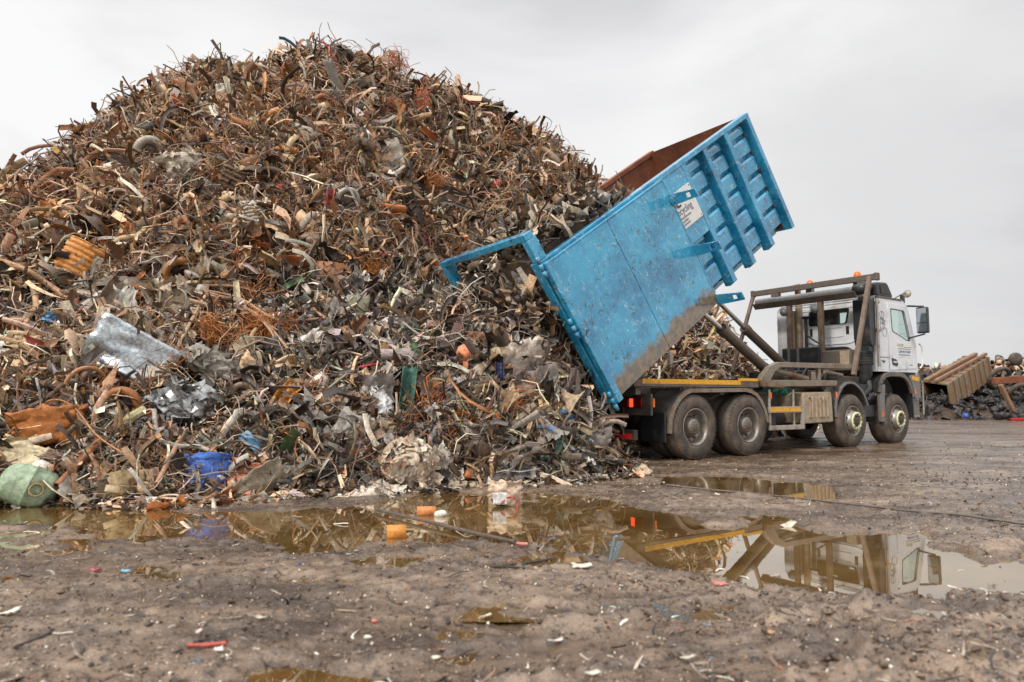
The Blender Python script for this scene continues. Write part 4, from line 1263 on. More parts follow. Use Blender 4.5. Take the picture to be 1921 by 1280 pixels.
# rear wall with its window
rear = [(CT0 + .001, 1.56), (CT0 + .001, 3.06), (CT0 + .08, 3.14), (CT1 - .08, 3.14), (CT1 - .001, 3.06), (CT1 - .001, 1.56)]
w0 = tz(1593, 578, 5.79); w1 = tz(1519, 586, 5.79); w2 = tz(1519.5, 613, 5.79); w3 = tz(1588.5, 607, 5.79)
rwin = rounded([w0, w1, w2, w3], .06)
plate2d(rear, [rwin], lambda u, v, w: (5.785 + w, u, v), 'rear_wall', M['white'], cab, .028)
MB().prism(rwin, 5.786, 5.791, 'x').build('rear_window', M['glass'], cab)
mb = MB(); n_ = len(rwin); cc = Vector((sum(p[0] for p in rwin) / n_, sum(p[1] for p in rwin) / n_))
for i in range(n_):
    a, b_ = Vector(rwin[i]), Vector(rwin[(i + 1) % n_])
    mb.prism([tuple(cc + (a - cc) * 1.03), tuple(cc + (b_ - cc) * 1.03), tuple(cc + (b_ - cc) * .94), tuple(cc + (a - cc) * .94)], 5.762, 5.7705, 'x')
mb.build('rear_window_seal', M['black'], cab)
# pressed ribs, vents and a black plate for the tunnel recess on the rear wall
mb = MB().box(5.757, 5.7705, .2, 2.3, 3.02, 3.05).box(5.757, 5.7705, .2, 2.3, 2.94 + .16, 3.115)
fr_ = rounded([(.42, 3.0), (1.82, 3.0), (1.66, 2.28), (1.45, 2.2), (.62, 2.2), (.42, 2.3)], .12)
for i in range(len(fr_)):
    a, b_ = fr_[i], fr_[(i + 1) % len(fr_)]
    mb.bar((5.762, a[0], a[1]), (5.762, b_[0], b_[1]), .025, .02, (1, 0, 0))
ib = rounded([(.78, 2.57), (1.40, 2.57), (1.40, 2.36), (.78, 2.36)], .03)
for i in range(len(ib)):
    a, b_ = ib[i], ib[(i + 1) % len(ib)]
    mb.bar((5.765, a[0], a[1]), (5.765, b_[0], b_[1]), .012, .014, (1, 0, 0))
mb.build('pressed_rib', M['white'], cab)
for tt in (.68, 1.55): MB().box(5.755, 5.7705, tt - .035, tt + .035, 2.40, 2.58).build('air_vent', M['black'], cab, .01)
MB().prism(rounded([(.50, 1.56), (.50, 1.98), (.68, 2.13), (1.35, 2.13), (1.55, 1.98), (1.55, 1.56)], .12), 5.742, 5.7705, 'x').build('tunnel_dark_plate', M['black'], cab, .01)  # black plate in place of the shade inside the recess
# roof, floor, front
MB().box(5.86, 6.98, CT0 + .03, CT1 - .03, 3.125, 3.20).build('roof', M['white'], cab, .03, 3)
MB().box(5.86, 6.9, CT0 - .012, CT0 + .05, 3.145, 3.19).build('roof_gutter', M['brown'], cab, .01)
MB().box(5.82, 7.46, CT0 + .03, CT1 - .03, 1.56, 1.62).build('cab_floor', M['dark'], cab)
MB().prism([(7.13, 3.04), (7.46, 2.19), (7.485, 2.19), (7.155, 3.04)], CT0 + .1, CT1 - .1).build('windscreen', M['glass'], cab)
mb = MB().box(7.44, 7.50, CT0 + .02, CT1 - .02, 1.10, 2.185)
for y in (CT0 + .02, CT1 - .1): mb.prism([(7.13, 3.06), (7.47, 2.19), (7.505, 2.19), (7.17, 3.06)], y, y + .08)
mb.prism([(6.98, 3.14), (7.15, 3.05), (7.19, 3.06), (7.0, 3.17)], CT0 + .03, CT1 - .03)
mb.build('cab_front', M['white'], cab, .01)
mb = MB()
for z in (1.25, 1.45, 1.65, 1.85, 2.02): mb.box(7.501, 7.53, .35, 2.15, z, z + .1)
mb.build('grille', M['black'], cab, .01)
MB().box(5.95, 6.1, 1.02, 2.3, 2.5, 3.1).build('window_dark_box', M['black'], cab, .03)  # added box, keeps one side of the rear window dark
MB().box(5.9, 7.0, CT0 + .1, CT1 - .1, 3.06, 3.12).build('headlining', M['seat'], cab)
# seats and steering wheel
for y in (.45, 1.6):
    MB().box(6.25, 6.75, y, y + .5, 1.95, 2.1).box(6.12, 6.28, y, y + .5, 2.05, 2.62).box(6.14, 6.26, y + .12, y + .38, 2.64, 2.84).build('seat', M['seat'], cab, .05, 3)
pts = [(7.0 + .06 * math.sin(q), .70 + .22 * math.cos(q), 2.28 + .2 * math.sin(q)) for q in np.linspace(0, 6.283, 24)]
MB().tube(pts, .018, 8, caps=False).box(7.05, 7.42, .3, 2.2, 1.95, 2.2).build('dashboard', M['black'], cab)
# wheel arch, bumper, steps
arch = [(5.70, 1.12), (5.74, 1.30), (5.83, 1.42), (5.98, 1.52), (6.20, 1.555), (6.60, 1.555), (6.80, 1.52), (6.97, 1.42), (7.09, 1.28), (7.16, 1.12), (7.19, .85), (7.20, .57)]
for y0, y1, yl in ((.0, .5, 1), (2.0, 2.5, 0)):
    mb = MB(); band(mb, arch, .025, y0 + .04, y1 - .04)
    ar = mb.build('front_mudguard', M['black'], cab)
    mb = MB(); band(mb, arch[:10], .10, y0 if yl else y1 - .06, y0 + .06 if yl else y1)
    mb.build('arch_lip', M['fender'], ar, .01)
    yy = (y0 + .012, y0 + .03) if yl else (y1 - .03, y1 - .012)
    MB().prism([(7.06, 1.50), (7.47, 1.50), (7.49, .98), (7.24, .98), (7.205, 1.10), (7.14, 1.28), (7.02, 1.44)], *yy).build('bumper_corner', M['grey'], cab, .006)
    yy = (y0 + .006, y0 + .0115) if yl else (y1 - .0115, y1 - .006)
    MB().prism([(7.08, 1.48), (7.42, 1.46), (7.42, 1.36), (7.13, 1.39)], *yy).build('yellow_marker', M['yellow'], cab)
    MB().prism([(7.205, 1.22), (7.27, 1.12), (7.27, 1.06), (7.215, 1.07)], *yy).build('side_marker', M['amber'], cab)
    yy = (y0 + .01, y0 + .09) if yl else (y1 - .09, y1 - .01)
    MB().prism([(5.76, 1.28), (5.98, 1.28), (5.93, .95), (5.92, .49), (5.78, .49), (5.76, .9)], *yy).build('arch_skirt', M['grey'], cab, .01)
    MB().box(5.80, 5.84, yy[0] - .012 if yl else yy[1], yy[0] if yl else yy[1] + .012, .60, .72).build('reflector', M['amber'], cab)
mb = MB().box(7.22, 7.55, .08, 2.42, .55, .975)
mb.box(7.2, 7.45, .02, .09, .55, .6)
mb.build('front_bumper', M['grey'], cab, .03, 2)
MB().tube([(7.54, .0, .62), (7.53, -.01, 1.3), (7.5, -.01, 1.36)], .016, 8).build('marker_pole', M['alu'], cab)
MB().tube([(7.52, .02, 1.66), (7.56, -.02, 1.75), (7.56, -.02, 2.15), (7.5, .02, 2.22)], .018, 8).build('grab_rail', M['white'], cab)
# air intake: roof box, duct and bellows
ai = MB().prism(rounded([(5.93, 3.50), (6.40, 3.53), (6.62, 3.24), (6.58, 3.19), (5.95, 3.20)], .07), .10, .62).build('air_cleaner', M['black'], truck, .03, 3)
MB().prism(rounded([(6.08, 3.46), (6.38, 3.48), (6.54, 3.27), (6.12, 3.26)], .03), .085, .0995).build('intake_mesh', M['dark'], ai)
mb = MB().tube([(6.0, .28, 3.38), (5.86, .26, 3.42), (5.74, .24, 3.38), (5.66, .22, 3.24), (5.64, .22, 3.05)], .12, 14)
mb.prism(rounded([(5.50, 3.1), (5.74, 3.1), (5.74, 2.30), (5.70, 2.1), (5.54, 2.1), (5.50, 2.30)], .03), .04, .40)
mb.prism([(5.52, 2.1), (5.72, 2.1), (5.72, 1.98), (5.52, 1.98)], .08, .38)
for k in range(9): mb.lathe([(.0, 0), (.165, .002), (.165, .022), (.145, .03)], (5.62, .23, 1.70 + .033 * k), 'z', 18)
mb.tube([(5.62, .23, 1.72), (5.62, .23, 1.5), (5.64, .3, 1.36), (5.75, .6, 1.3)], .13, 14)
mb.build('intake_duct', M['black'], ai, .01)
mb = MB().tube([(5.77, .015, 3.12), (5.775, .015, 1.66)], .028, 8)
for z in (3.05, 2.44): mb.lathe([(0, -.03), (.05, -.03), (.05, .03), (0, .03)], (5.80, .02, z), 'y', 10)
mb.build('grab_bar', M['alu'], cab)
# mirrors
for sgn, base in ((-1, CT0), (1, CT1)):
    y = lambda d: base + sgn * d
    mi = MB().box(7.36, 7.48, min(y(.07), y(.31)), max(y(.07), y(.31)), 2.44, 3.03)
    mo = mi.build('door_mirror', M['black'], cab, .03, 3)
    MB().box(7.352, 7.3595, min(y(.09), y(.295)), max(y(.09), y(.295)), 2.68, 3.0).build('mirror_glass', M['mirror'], mo)
    MB().box(7.352, 7.3595, min(y(.09), y(.295)), max(y(.09), y(.295)), 2.47, 2.66).build('wide_angle_glass', M['mirror'], mo)
    for z, zz in ((3.04, 3.06), (2.42, 2.33)):
        MB().bar((7.18, y(-.02), zz), (7.42, y(.22), z), .045, .035).build('mirror_arm', M['black'], mo)
mb = MB().tube([(6.75, .12, 3.21), (6.86, .02, 3.30), (6.93, -.02, 3.31)], .012, 6)
rm = mb.build('roof_mirror_arm', M['dark'], cab)
MB().lathe([(0, -.02), (.07, -.015), (.09, .015), (.08, .035), (0, .05)], (6.97, -.03, 3.31), 'x', 18).build('round_mirror', M['alu'], rm)
MB().box(7.0, 7.1, .08, .14, 3.12, 3.30).build('marker_lamp', M['black'], cab)

# ------------------------------------------------------------------ single pieces lying on the heap
def frame_at(px, py, ang=0.0, off=0.05, face=.6, yaw=0.0, pit=0.0):
    """a place on the heap (or mud) under a photo pixel; x along the slope, y up the slope, z out of it"""
    p, n, k = spot(px, py, off)
    back = -ray(px, py); back /= np.linalg.norm(back)
    z = n * (1 - face) + back * face; z /= np.linalg.norm(z)
    z = Vector(z)
    x = Vector((1, 0, 0)); x = (x - z * x.dot(z)).normalized(); y = z.cross(x)
    Mx = Matrix((x, y, z)).transposed() @ Matrix.Rotation(R(ang), 3, 'Z') @ Matrix.Rotation(R(yaw), 3, 'Y') @ Matrix.Rotation(R(pit), 3, 'X')
    return Vector(p), Mx, k / FPX * 1.0

HEROES = []
def place(o, px, py, ang=0, off=.05, face=.6, yaw=0, pit=0, name=None):
    p, Mx, m = frame_at(px, py, ang, off, face, yaw, pit)
    o.location = p; o.rotation_euler = Mx.to_euler()
    return o

def scale_at(px, py):
    return spot(px, py)[2] / FPX

def colour(me, c):
    at = me.color_attributes.get('Col') or me.color_attributes.new('Col', 'FLOAT_COLOR', 'POINT')
    a = np.ones((len(me.vertices), 4), np.float32); a[:, :3] = c
    at.data.foreach_set('color', a.ravel())

def solid(o, th, ang=60):
    md = o.modifiers.new('thickness', 'SOLIDIFY'); md.thickness = th; md.offset = 0
    return o

def np_obj(name, V, T, c, m='scrap', smooth=False, th=0.0, parent=None):
    o = np_mesh(name, V, T, None, M[m], parent, smooth); colour(o.data, c)
    if th: solid(o, th)
    return o

def mb_obj(mb, name, c, m='scrap', parent=None, bevel=0):
    o = mb.build(name, M[m], parent, bevel); colour(o.data, c); return o

def v_csheet(w, h, nu=14, nv=12, amp=.05, bend=0, twist=0, seed=0, ragged=.05, ridge=0.0, ridge_n=6, fold=0):
    u, v = np.meshgrid(np.linspace(-.5, .5, nv), np.linspace(-.5, .5, nu))
    r = np.random.default_rng(seed)
    e = np.maximum(np.abs(u), np.abs(v)) * 2
    x = u + ragged * e * r.normal(0, 1, u.shape) * .5; y = v + ragged * e * r.normal(0, 1, u.shape) * .5
    z = amp * .55 * (fbm(u * 4 + seed, v * 4, 3, seed) * 2)
    for _ in range(7):
        g = r.uniform(0, 6.283); cut = r.uniform(-.4, .4)
        z = z + amp * r.uniform(-1.6, 1.6) * np.maximum(0, u * math.cos(g) + v * math.sin(g) - cut) * 2
    z = z - z.mean()
    z = z + bend * (u * u) + twist * u * v + ridge * np.sin(v * ridge_n * 6.283) + fold * np.abs(v + .3 * u)
    s = min(w, h)
    return np.stack([x * w, y * h, z * max(w, h)], -1).reshape(-1, 3), grid_tris(nu, nv)

def hero(o, label, cat, px, py, ang=0, off=.08, face=.6, yaw=0, pit=0, short=None, group=None):
    p, Mx, _m = frame_at(px, py, ang, off, face, yaw, pit)
    place(o, px, py, ang, off, face, yaw, pit); tag(o, label, cat, group)
    ms = [(o.data, 1.0)] if o.data else [(ch.data, ch.scale[0]) for ch in o.children]
    rad = max(np.abs(np.array([v.co[:] for v in me.vertices])).max() * sc_ for me, sc_ in ms)
    back = -ray(px, py); back /= np.linalg.norm(back)
    CULL.append((np.array(p) + back * .18, rad * .72)); CULL.append((np.array(p) + back * .55, rad * .55))
    HEROES.append((px, py, short or cat)); return o

def h_sheet(name, label, cat, px, py, wpx, hpx, c, ang=0, m='scrap', off=.10, face=.7, th=.006, short=None, yaw=0, pit=0, **kw):
    s = scale_at(px, py)
    V, T = v_csheet(wpx * s, hpx * s, **kw)
    return hero(np_obj(name, V, T, c, m, kw.get('nu', 14) > 20, th), label, cat, px, py, ang, off, face, yaw, pit, short)

def h_bar(name, label, cat, pts, rpx, c, m='scrap', off=.12, n=8, short=None, hollow=False, group=None):
    """tube through photo pixels lying on the heap"""
    P = [Vector(spot(x, y, off)[0]) for x, y in pts]
    s = scale_at(*pts[len(pts) // 2]); ctr = sum(P, Vector()) / len(P)
    for i_ in range(len(P) - 1):
        for f_ in (0, .25, .5, .75, 1): CULL.append((np.array(P[i_].lerp(P[i_ + 1], f_)) * .985 + np.array([0, 0, CAM_H]) * .015, .08 + rpx * s))
    if len(P) == 2: P = [P[0].lerp(P[1], i / 6) for i in range(7)]
    elif len(P) < 8:
        Q = []
        for i in range(len(P) - 1):
            a, b_, c_, d_ = P[max(i - 1, 0)], P[i], P[i + 1], P[min(i + 2, len(P) - 1)]
            for j in range(4):
                f = j / 4; Q.append(.5 * ((2 * b_) + (c_ - a) * f + (2 * a - 5 * b_ + 4 * c_ - d_) * f * f + (3 * b_ - a - 3 * c_ + d_) * f ** 3))
        P = Q + [P[-1]]
    mb = MB().tube([p - ctr for p in P], rpx * s, n, caps=not hollow)
    if hollow: mb.tube([p - ctr for p in P], rpx * s * .78, n, caps=False)
    o = mb_obj(mb, name, c, m); o.location = ctr; tag(o, label, cat, group)
    x, y = pts[len(pts) // 2]; HEROES.append((x, y, short or cat)); return o

rh = np.random.default_rng(23)
# --- lower left
s = scale_at(55, 912)
tank = empty('gas_tank', (0, 0, 0))
prof = [(0, -.50), (.14, -.49), (.27, -.44), (.35, -.34), (.385, -.2), (.39, -.02), (.402, -.015), (.402, .015), (.39, .02), (.385, .2), (.35, .34), (.27, .44), (.14, .49), (0, .5)]
k_ = 96 * s
o = mb_obj(MB().lathe([(r * k_, a * k_) for r, a in prof], (0, 0, 0), 'x', 28), 'shell', srgb(148, 166, 138), 'scrap', tank)
mb_obj(MB().lathe([(.10 * k_, .02 * k_), (.13 * k_, .02 * k_), (.13 * k_, .09 * k_), (.10 * k_, .09 * k_)], (.16 * k_, -.06 * k_, .36 * k_), 'z', 14, True), 'collar', srgb(150, 128, 86), 'scrap', tank)
mb_obj(MB().bar((.02 * k_, .06 * k_, .40 * k_), (.30 * k_, .10 * k_, .38 * k_), .09 * k_, .03 * k_), 'handle', srgb(136, 140, 104), 'scrap', tank)
hero(tank, 'dented pale green gas tank lying at the foot of the heap by the puddle', 'gas tank', 55, 912, -14, .10, .9, short='green gas tank')
CULL.append((np.array(tank.location) * .97, k_ * .62)); CULL.append((np.array(tank.location) * .90 + np.array([0, 0, .06]), k_ * .55))
h_sheet('bent_plate', 'thick orange rusted steel plate with torn edges low on the heap', 'steel plate', 92, 800, 118, 66, srgb(190, 118, 58), 14, 'scrap', .24, .78, .02, 'orange plate', amp=.035, bend=-.2, seed=3, ragged=.09)
s = scale_at(150, 812); cp = [(.0 + .001 * i * s * 48 / .75 * .6, .16 * s * 55 * math.cos(i * .8), .16 * s * 55 * math.sin(i * .8)) for i in range(64)]
o = mb_obj(MB().tube(cp, 1.7 * s, 6), 'coil_spring', srgb(92, 80, 66)); hero(o, 'dark coil spring resting on the orange rusted plate', 'coil spring', 133, 806, -22, .34, .8, short='coil spring')
# --- blue drum piece
s = scale_at(392, 885)
V, T = v_csheet(84 * s, 72 * s, 30, 14, .012, -1.1, .05, 5, .045, .008, 3)
hero(np_obj('drum_piece', V, T, srgb(58, 100, 178), 'scrap', True, .008), 'torn piece of a bright blue plastic drum at the foot of the heap', 'plastic drum', 392, 886, 6, .20, .85, short='blue drum piece')
h_sheet('wire_mesh', 'crushed copper coloured mesh beside the blue drum piece', 'mesh', 447, 893, 66, 60, srgb(196, 128, 100), -20, 'clean', .16, .8, .006, amp=.20, seed=9, ridge=.02, ridge_n=7, short='copper mesh')
h_bar('steel_pipe', 'rusty brown steel pipe sloping down to the puddle behind the green tank', 'pipe', [(108, 912), (188, 826)], 6.5, srgb(150, 100, 66), 'scrap', .16, 12, 'rusty pipe', True)
h_bar('steel_bar', 'straight pale brown bar leaning against the heap above the blue drum', 'bar', [(294, 908), (346, 808)], 4.5, srgb(172, 132, 104), 'clean', .22, 6, 'leaning bar')
h_sheet('folded_sheet', 'long grey folded metal sheet lying beside the puddle edge', 'metal sheet', 492, 915, 100, 62, srgb(150, 138, 118), 38, 'scrap', .14, .7, .008, amp=.10, seed=12, ridge=.035, ridge_n=2, short='folded grey sheet')
h_sheet('white_scrap', 'flat dirty white scrap panel lying at the water edge', 'panel', 287, 946, 76, 30, srgb(208, 208, 200), 8, 'clean', .03, .35, .012, amp=.03, seed=15, short='white panel')
h_sheet('pale_sheet', 'pale cream torn sheet hanging beside the orange plate', 'metal sheet', 48, 852, 88, 44, srgb(206, 188, 152), -12, 'clean', .16, .8, .006, amp=.07, seed=18, ragged=.10, short='cream sheet')
h_sheet('scrap_board', 'flat grey brown panel standing on edge at the puddle', 'panel', 212, 918, 56, 36, srgb(112, 96, 78), -4, 'scrap', .10, .85, .012, amp=.03, seed=19, short='brown panel')
# --- galvanised sheet and its neighbours
h_sheet('galvanised_sheet', 'large shiny crumpled galvanised sheet with a rust stain', 'galvanised sheet', 246, 664, 150, 82, srgb(176, 182, 186), -24, 'silver', .30, .65, .006, amp=.07, seed=24, fold=.12, ragged=.018, short='galvanised sheet')
h_sheet('hanging_flap', 'grey white metal flap hanging down pointed above the galvanised sheet', 'metal flap', 238, 585, 36, 92, srgb(178, 172, 160), 6, 'scrap', .34, .8, .006, amp=.05, bend=.5, seed=25, ragged=.10, short='pointed flap')
h_sheet('hanging_flap', 'long brown grey metal flap curling left of the pointed flap', 'metal flap', 203, 562, 26, 88, srgb(150, 132, 112), -26, 'scrap', .36, .75, .006, amp=.04, bend=.8, seed=26, ragged=.08, short='curled flap')
h_sheet('car_bonnet', 'dark bent car bonnet arching over the two hanging flaps', 'car bonnet', 235, 528, 120, 34, srgb(104, 96, 84), 6, 'scrap', .22, .3, .008, amp=.03, bend=-.5, seed=27, short='dark bonnet')
h_sheet('radiator_grille', 'orange rusted ribbed radiator panel curved outward on the left of the heap', 'radiator', 147, 492, 66, 84, srgb(206, 140, 70), -24, 'clean', .26, .7, .03, amp=.01, bend=-.35, seed=31, ragged=.02, ridge=.018, ridge_n=8, nu=50, short='orange radiator')
h_bar('branch_pipe', 'thick light brown bent pipe crossing the left edge of the heap', 'pipe', [(-10, 486), (45, 505), (85, 530), (132, 562)], 5.5, srgb(176, 134, 96), 'clean', .22, 9, 'long bent pipe')
h_bar('bent_pipe', 'pale bent pipe shaped like an elbow below the long brown pipe', 'pipe', [(62, 540), (68, 575), (50, 600), (58, 630)], 5.5, srgb(188, 152, 116), 'clean', .22, 9, 'elbow pipe')
h_sheet('paper_stack', 'bundle of beige ribbed sheets lying on the far left of the heap', 'sheet bundle', 54, 655, 66, 62, srgb(196, 170, 132), 10, 'scrap', .20, .7, .05, amp=.02, seed=34, ridge=.02, ridge_n=7, nu=44, bend=.2, short='beige sheet bundle')
h_sheet('plastic_wrapper', 'crumpled light blue and white plastic wrapper among brown scrap', 'wrapper', 112, 602, 46, 20, srgb(96, 156, 206), -6, 'clean', .18, .7, .003, amp=.14, seed=35, ragged=.12, short='blue wrapper')
h_sheet('white_sheet', 'dirty white crumpled sheet at the left edge of the heap', 'metal sheet', 10, 662, 34, 84, srgb(206, 200, 188), 4, 'clean', .2, .8, .005, amp=.10, seed=36, short='white sheet')
h_sheet('leaf_spring', 'dark comb toothed strip lying above the orange radiator', 'toothed strip', 80, 442, 62, 12, srgb(62, 54, 46), 14, 'scrap', .18, .6, .02, amp=.02, seed=37, bend=.3, short='toothed strip')
# --- crushed blocks
def crushed(px, py, wpx, hpx, c, seed, m='silver', label='', cat='crushed metal', ang=0, short=None, name='crushed_block', off=.12, layers=0):
    r = np.random.default_rng(seed); s = scale_at(px, py)
    V = np.repeat(ICO_V, 1, 0).copy(); T = ICO_T
    me = bpy.data.meshes.new('t'); bm = bmesh.new(); bmesh.ops.create_icosphere(bm, subdivisions=4, radius=.5)
    V = np.array([v.co[:] for v in bm.verts]); T = np.array([[v.index for v in f.verts] for f in bm.faces]); bm.free(); bpy.data.meshes.remove(me)
    V = np.sign(V) * np.abs(V * 2) ** .62 * .5
    d = fbm(V[:, 0] * 6 + seed, V[:, 1] * 6 + V[:, 2] * 5, 3, seed) * .22 + np.abs(vnoise(V[:, 0] * 9 + V[:, 2] * 4, V[:, 1] * 3 + 7, seed)) * .22
    if layers: d = d + .035 * np.sin(V[:, 1] * layers + 4 * fbm(V[:, 0] * 3, V[:, 2] * 3, 2, seed))
    V = V * (1 + d[:, None])
    V = V * np.array([wpx * s, hpx * s, min(wpx, hpx) * s * .8])
    V = V * .86
    q = r.normal(0, 1, (70, 3)); q /= np.linalg.norm(q, axis=1, keepdims=True)
    sc3 = np.array([wpx, hpx, min(wpx, hpx) * .8]) * s
    v2, t2, _c = scatter([p_sheet(r, 7, 6, .06) for _ in range(8)] + [p_strip(r, 8, .08) for _ in range(6)], q * .44 * sc3, q / sc3 / np.linalg.norm(q / sc3, axis=1, keepdims=True), min(wpx, hpx) * s * r.uniform(.35, .8, 70), np.zeros((70, 3)), r, .22)
    V, T = np.concatenate([V, v2]), np.concatenate([T, t2 + len(V)])
    return hero(np_obj(name, V, T, c, m), label, cat, px, py, ang, off, .8, short=short)
crushed(347, 757, 96, 66, srgb(172, 172, 170), 41, 'silver', 'crushed shiny grey metal casing with deep folds', 'metal casing', -12, 'crushed casing', layers=22)
crushed(332, 562, 78, 62, srgb(166, 148, 126), 42, 'scrap', 'round bale of squashed brown and silver sheet beside the dark bonnet', 'metal bale', 10, 'brown bale', layers=30)
crushed(400, 684, 110, 48, srgb(150, 142, 130), 43, 'scrap', 'long crumpled grey bale below the rusty wire nest', 'metal bale', -28, 'long grey bale', layers=26)
crushed(346, 312, 76, 52, srgb(188, 176, 160), 44, 'scrap', 'crumpled pale silver bale high on the left slope', 'metal bale', 12, 'pale silver bale', layers=24)
crushed(640, 105, 50, 30, srgb(110, 100, 88), 45, 'scrap', 'dark crumpled lump sitting on the summit of the heap', 'metal lump', 0, 'summit lump', layers=16)
crushed(108, 400, 62, 34, srgb(206, 152, 100), 46, 'scrap', 'rounded orange brown crumpled shell near the left edge', 'metal shell', 0, 'orange shell')
# --- rings, wheels
def ring(px, py, dpx, rpx, c, label, cat, short, ang=0, yaw=20, pit=25, m='scrap', name='metal_ring', disc=None, off=.12):
    s = scale_at(px, py)
    a = np.linspace(0, 6.283, 33)
    root = MB().tube([(math.cos(q) * dpx * s / 2, math.sin(q) * dpx * s / 2, 0) for q in a], rpx * s, 9, caps=False)
    o = mb_obj(root, name, c, m)
    if disc is not None:
        d = mb_obj(MB().lathe([(0, .0), (dpx * s * .16, rpx * s * .5), (dpx * s * .2, 0), (dpx * s * .47, -rpx * s * .3)], (0, 0, 0), 'z', 24), 'disc', disc, m, o)
    return hero(o, label, cat, px, py, ang, off, .75, yaw, pit, short)
ring(160, 722, 66, 4, srgb(178, 128, 84), 'thin rusty hoop of wound wire above the orange plate', 'wire hoop', 'wire hoop', yaw=35)
ring(230, 760, 54, 8, srgb(150, 92, 44), 'rusty fan housing with a black centre beside the wire hoop', 'fan housing', 'fan housing', disc=srgb(40, 40, 42), yaw=-20)
ring(452, 737, 30, 6, srgb(128, 106, 84), 'small rusty wheel ring beside the crushed casing', 'wheel ring', 'small wheel ring', disc=srgb(84, 66, 50))
ring(466, 790, 34, 5, srgb(150, 148, 144), 'small grey pulley wheel above the blue drum piece', 'pulley', 'grey pulley', disc=srgb(120, 118, 114), yaw=-25)
ring(585, 314, 32, 4, srgb(140, 92, 54), 'rusty brown ring in the middle of the upper slope', 'metal ring', 'rusty ring')
ring(652, 376, 40, 5, srgb(176, 170, 160), 'silver coil of wound strip in the middle of the heap', 'metal coil', 'silver coil', disc=srgb(120, 112, 104))
ring(281, 283, 40, 8, srgb(180, 172, 158), 'grey flanged disc with a hole high on the left slope', 'flange', 'grey flange', disc=srgb(150, 142, 130))
ring(606, 194, 26, 5, srgb(166, 108, 70), 'small rust red ring below the summit', 'metal ring', 'small red ring')
ring(336, 512, 44, 7, srgb(168, 118, 66), 'open rusty barrel mouth above the brown bale', 'barrel', 'barrel mouth', disc=srgb(46, 36, 30), yaw=30)
ring(1057, 787, 26, 6, srgb(40, 116, 164), 'small blue plastic reel in the freshly tipped pile', 'reel', 'blue reel', disc=srgb(36, 90, 130), m='clean')
# --- wire nests
for i, (px, py, d, lab) in enumerate([(404, 618, 80, 'orange nest of rusty wire beside the bundle of flat bars'), (482, 612, 78, 'second orange nest of rusty wire right under the flat bars'), (487, 462, 48, 'small orange wire nest above the flat bars'),
                        (700, 500, 66, 'brown wire nest left of the blue hoop'), (390, 250, 44, 'orange wire nest on the upper left slope'), (740, 118, 64, 'orange wire nest at the right of the summit'), (820, 342, 60, 'rusty wire nest on the right slope'), (560, 170, 50, 'rusty wire nest just below the summit')]):
    s = scale_at(px, py); V, T = p_tangle(rh, 40, 14, .010)
    hero(np_obj('wire_nest', V * d * s, T, srgb(*[(178, 112, 54), (186, 118, 58), (180, 104, 48)][i % 3]), 'clean'), lab, 'wire nest', px, py, rh.uniform(0, 180), .14, .7, short='wire nest', group='nests of rusty wire on the heap')
# --- flat bars
for i, pts in enumerate([[(380, 536), (440, 538), (500, 552), (545, 548), (610, 598)], [(385, 552), (440, 570), (490, 596), (540, 655)], [(390, 556), (446, 578), (496, 606), (530, 660)], [(384, 548), (446, 566), (505, 588), (552, 648)], [(380, 545), (450, 560), (520, 600), (600, 598)]]):
    h_bar('flat_bar', 'long brown bent bar in the fanned bundle at the centre left of the heap', 'flat bar', pts, 3.0, srgb(172, 136, 104), 'scrap', .24, 4, 'flat bars', group='bundle of long bent bars')
h_bar('bent_pipe', 'long pale rod running down steeply left of the flat bars', 'rod', [(385, 556), (360, 600), (330, 660)], 3.4, srgb(184, 150, 116), 'clean', .24, 6, 'steep rod')
h_bar('grey_hose', 'grey hose bent in an S above the leaning bar', 'hose', [(290, 770), (296, 820), (330, 836), (372, 838), (398, 848)], 4.5, srgb(168, 158, 142), 'clean', .22, 8, 'grey hose')
h_bar('loose_wire', 'long thin rusty wire looping across the orange plate', 'wire', [(8, 820), (60, 775), (100, 750), (140, 765), (180, 815), (230, 850)], 1.7, srgb(170, 116, 66), 'clean', .34, 6, 'long loose wire')
h_bar('red_rod', 'thin red plastic rod in the middle of the lower heap', 'rod', [(660, 692), (712, 682)], 2.4, srgb(206, 70, 76), 'clean', .2, 6, 'red rod')
h_bar('pale_branch', 'forked pale branch like pipe beside the red rod', 'branch', [(630, 716), (655, 690), (690, 668), (708, 650)], 3.6, srgb(190, 164, 138), 'clean', .2, 7, 'pale branch')
# --- middle front
h_sheet('ochre_rag', 'twisted ochre yellow rag hanging on the lower heap', 'rag', 532, 748, 30, 66, srgb(188, 126, 36), -34, 'clean', .16, .7, .01, amp=.16, seed=50, bend=1.0, short='ochre rag')
h_sheet('bent_sheet', 'bent beige sheet folded to a V on the lower heap', 'metal sheet', 626, 772, 58, 70, srgb(176, 146, 118), 8, 'scrap', .16, .75, .006, amp=.06, seed=51, fold=-.5, short='beige V sheet')
h_sheet('white_bag', 'dirty white plastic bag caught in the front of the heap', 'plastic bag', 710, 756, 50, 62, srgb(208, 208, 206), 12, 'clean', .16, .75, .004, amp=.12, seed=52, bend=-.5, ragged=.1, short='white bag')
h_sheet('teal_cloth', 'dark teal cloth hanging beside the white bag', 'cloth', 765, 738, 26, 92, srgb(74, 112, 100), -4, 'clean', .18, .75, .006, amp=.08, seed=53, bend=1.2, short='teal cloth')
h_sheet('grey_flap', 'curled grey plastic flap below the teal cloth', 'flap', 826, 784, 52, 26, srgb(164, 156, 148), -42, 'clean', .16, .7, .006, amp=.08, seed=54, bend=.7, short='grey flap')
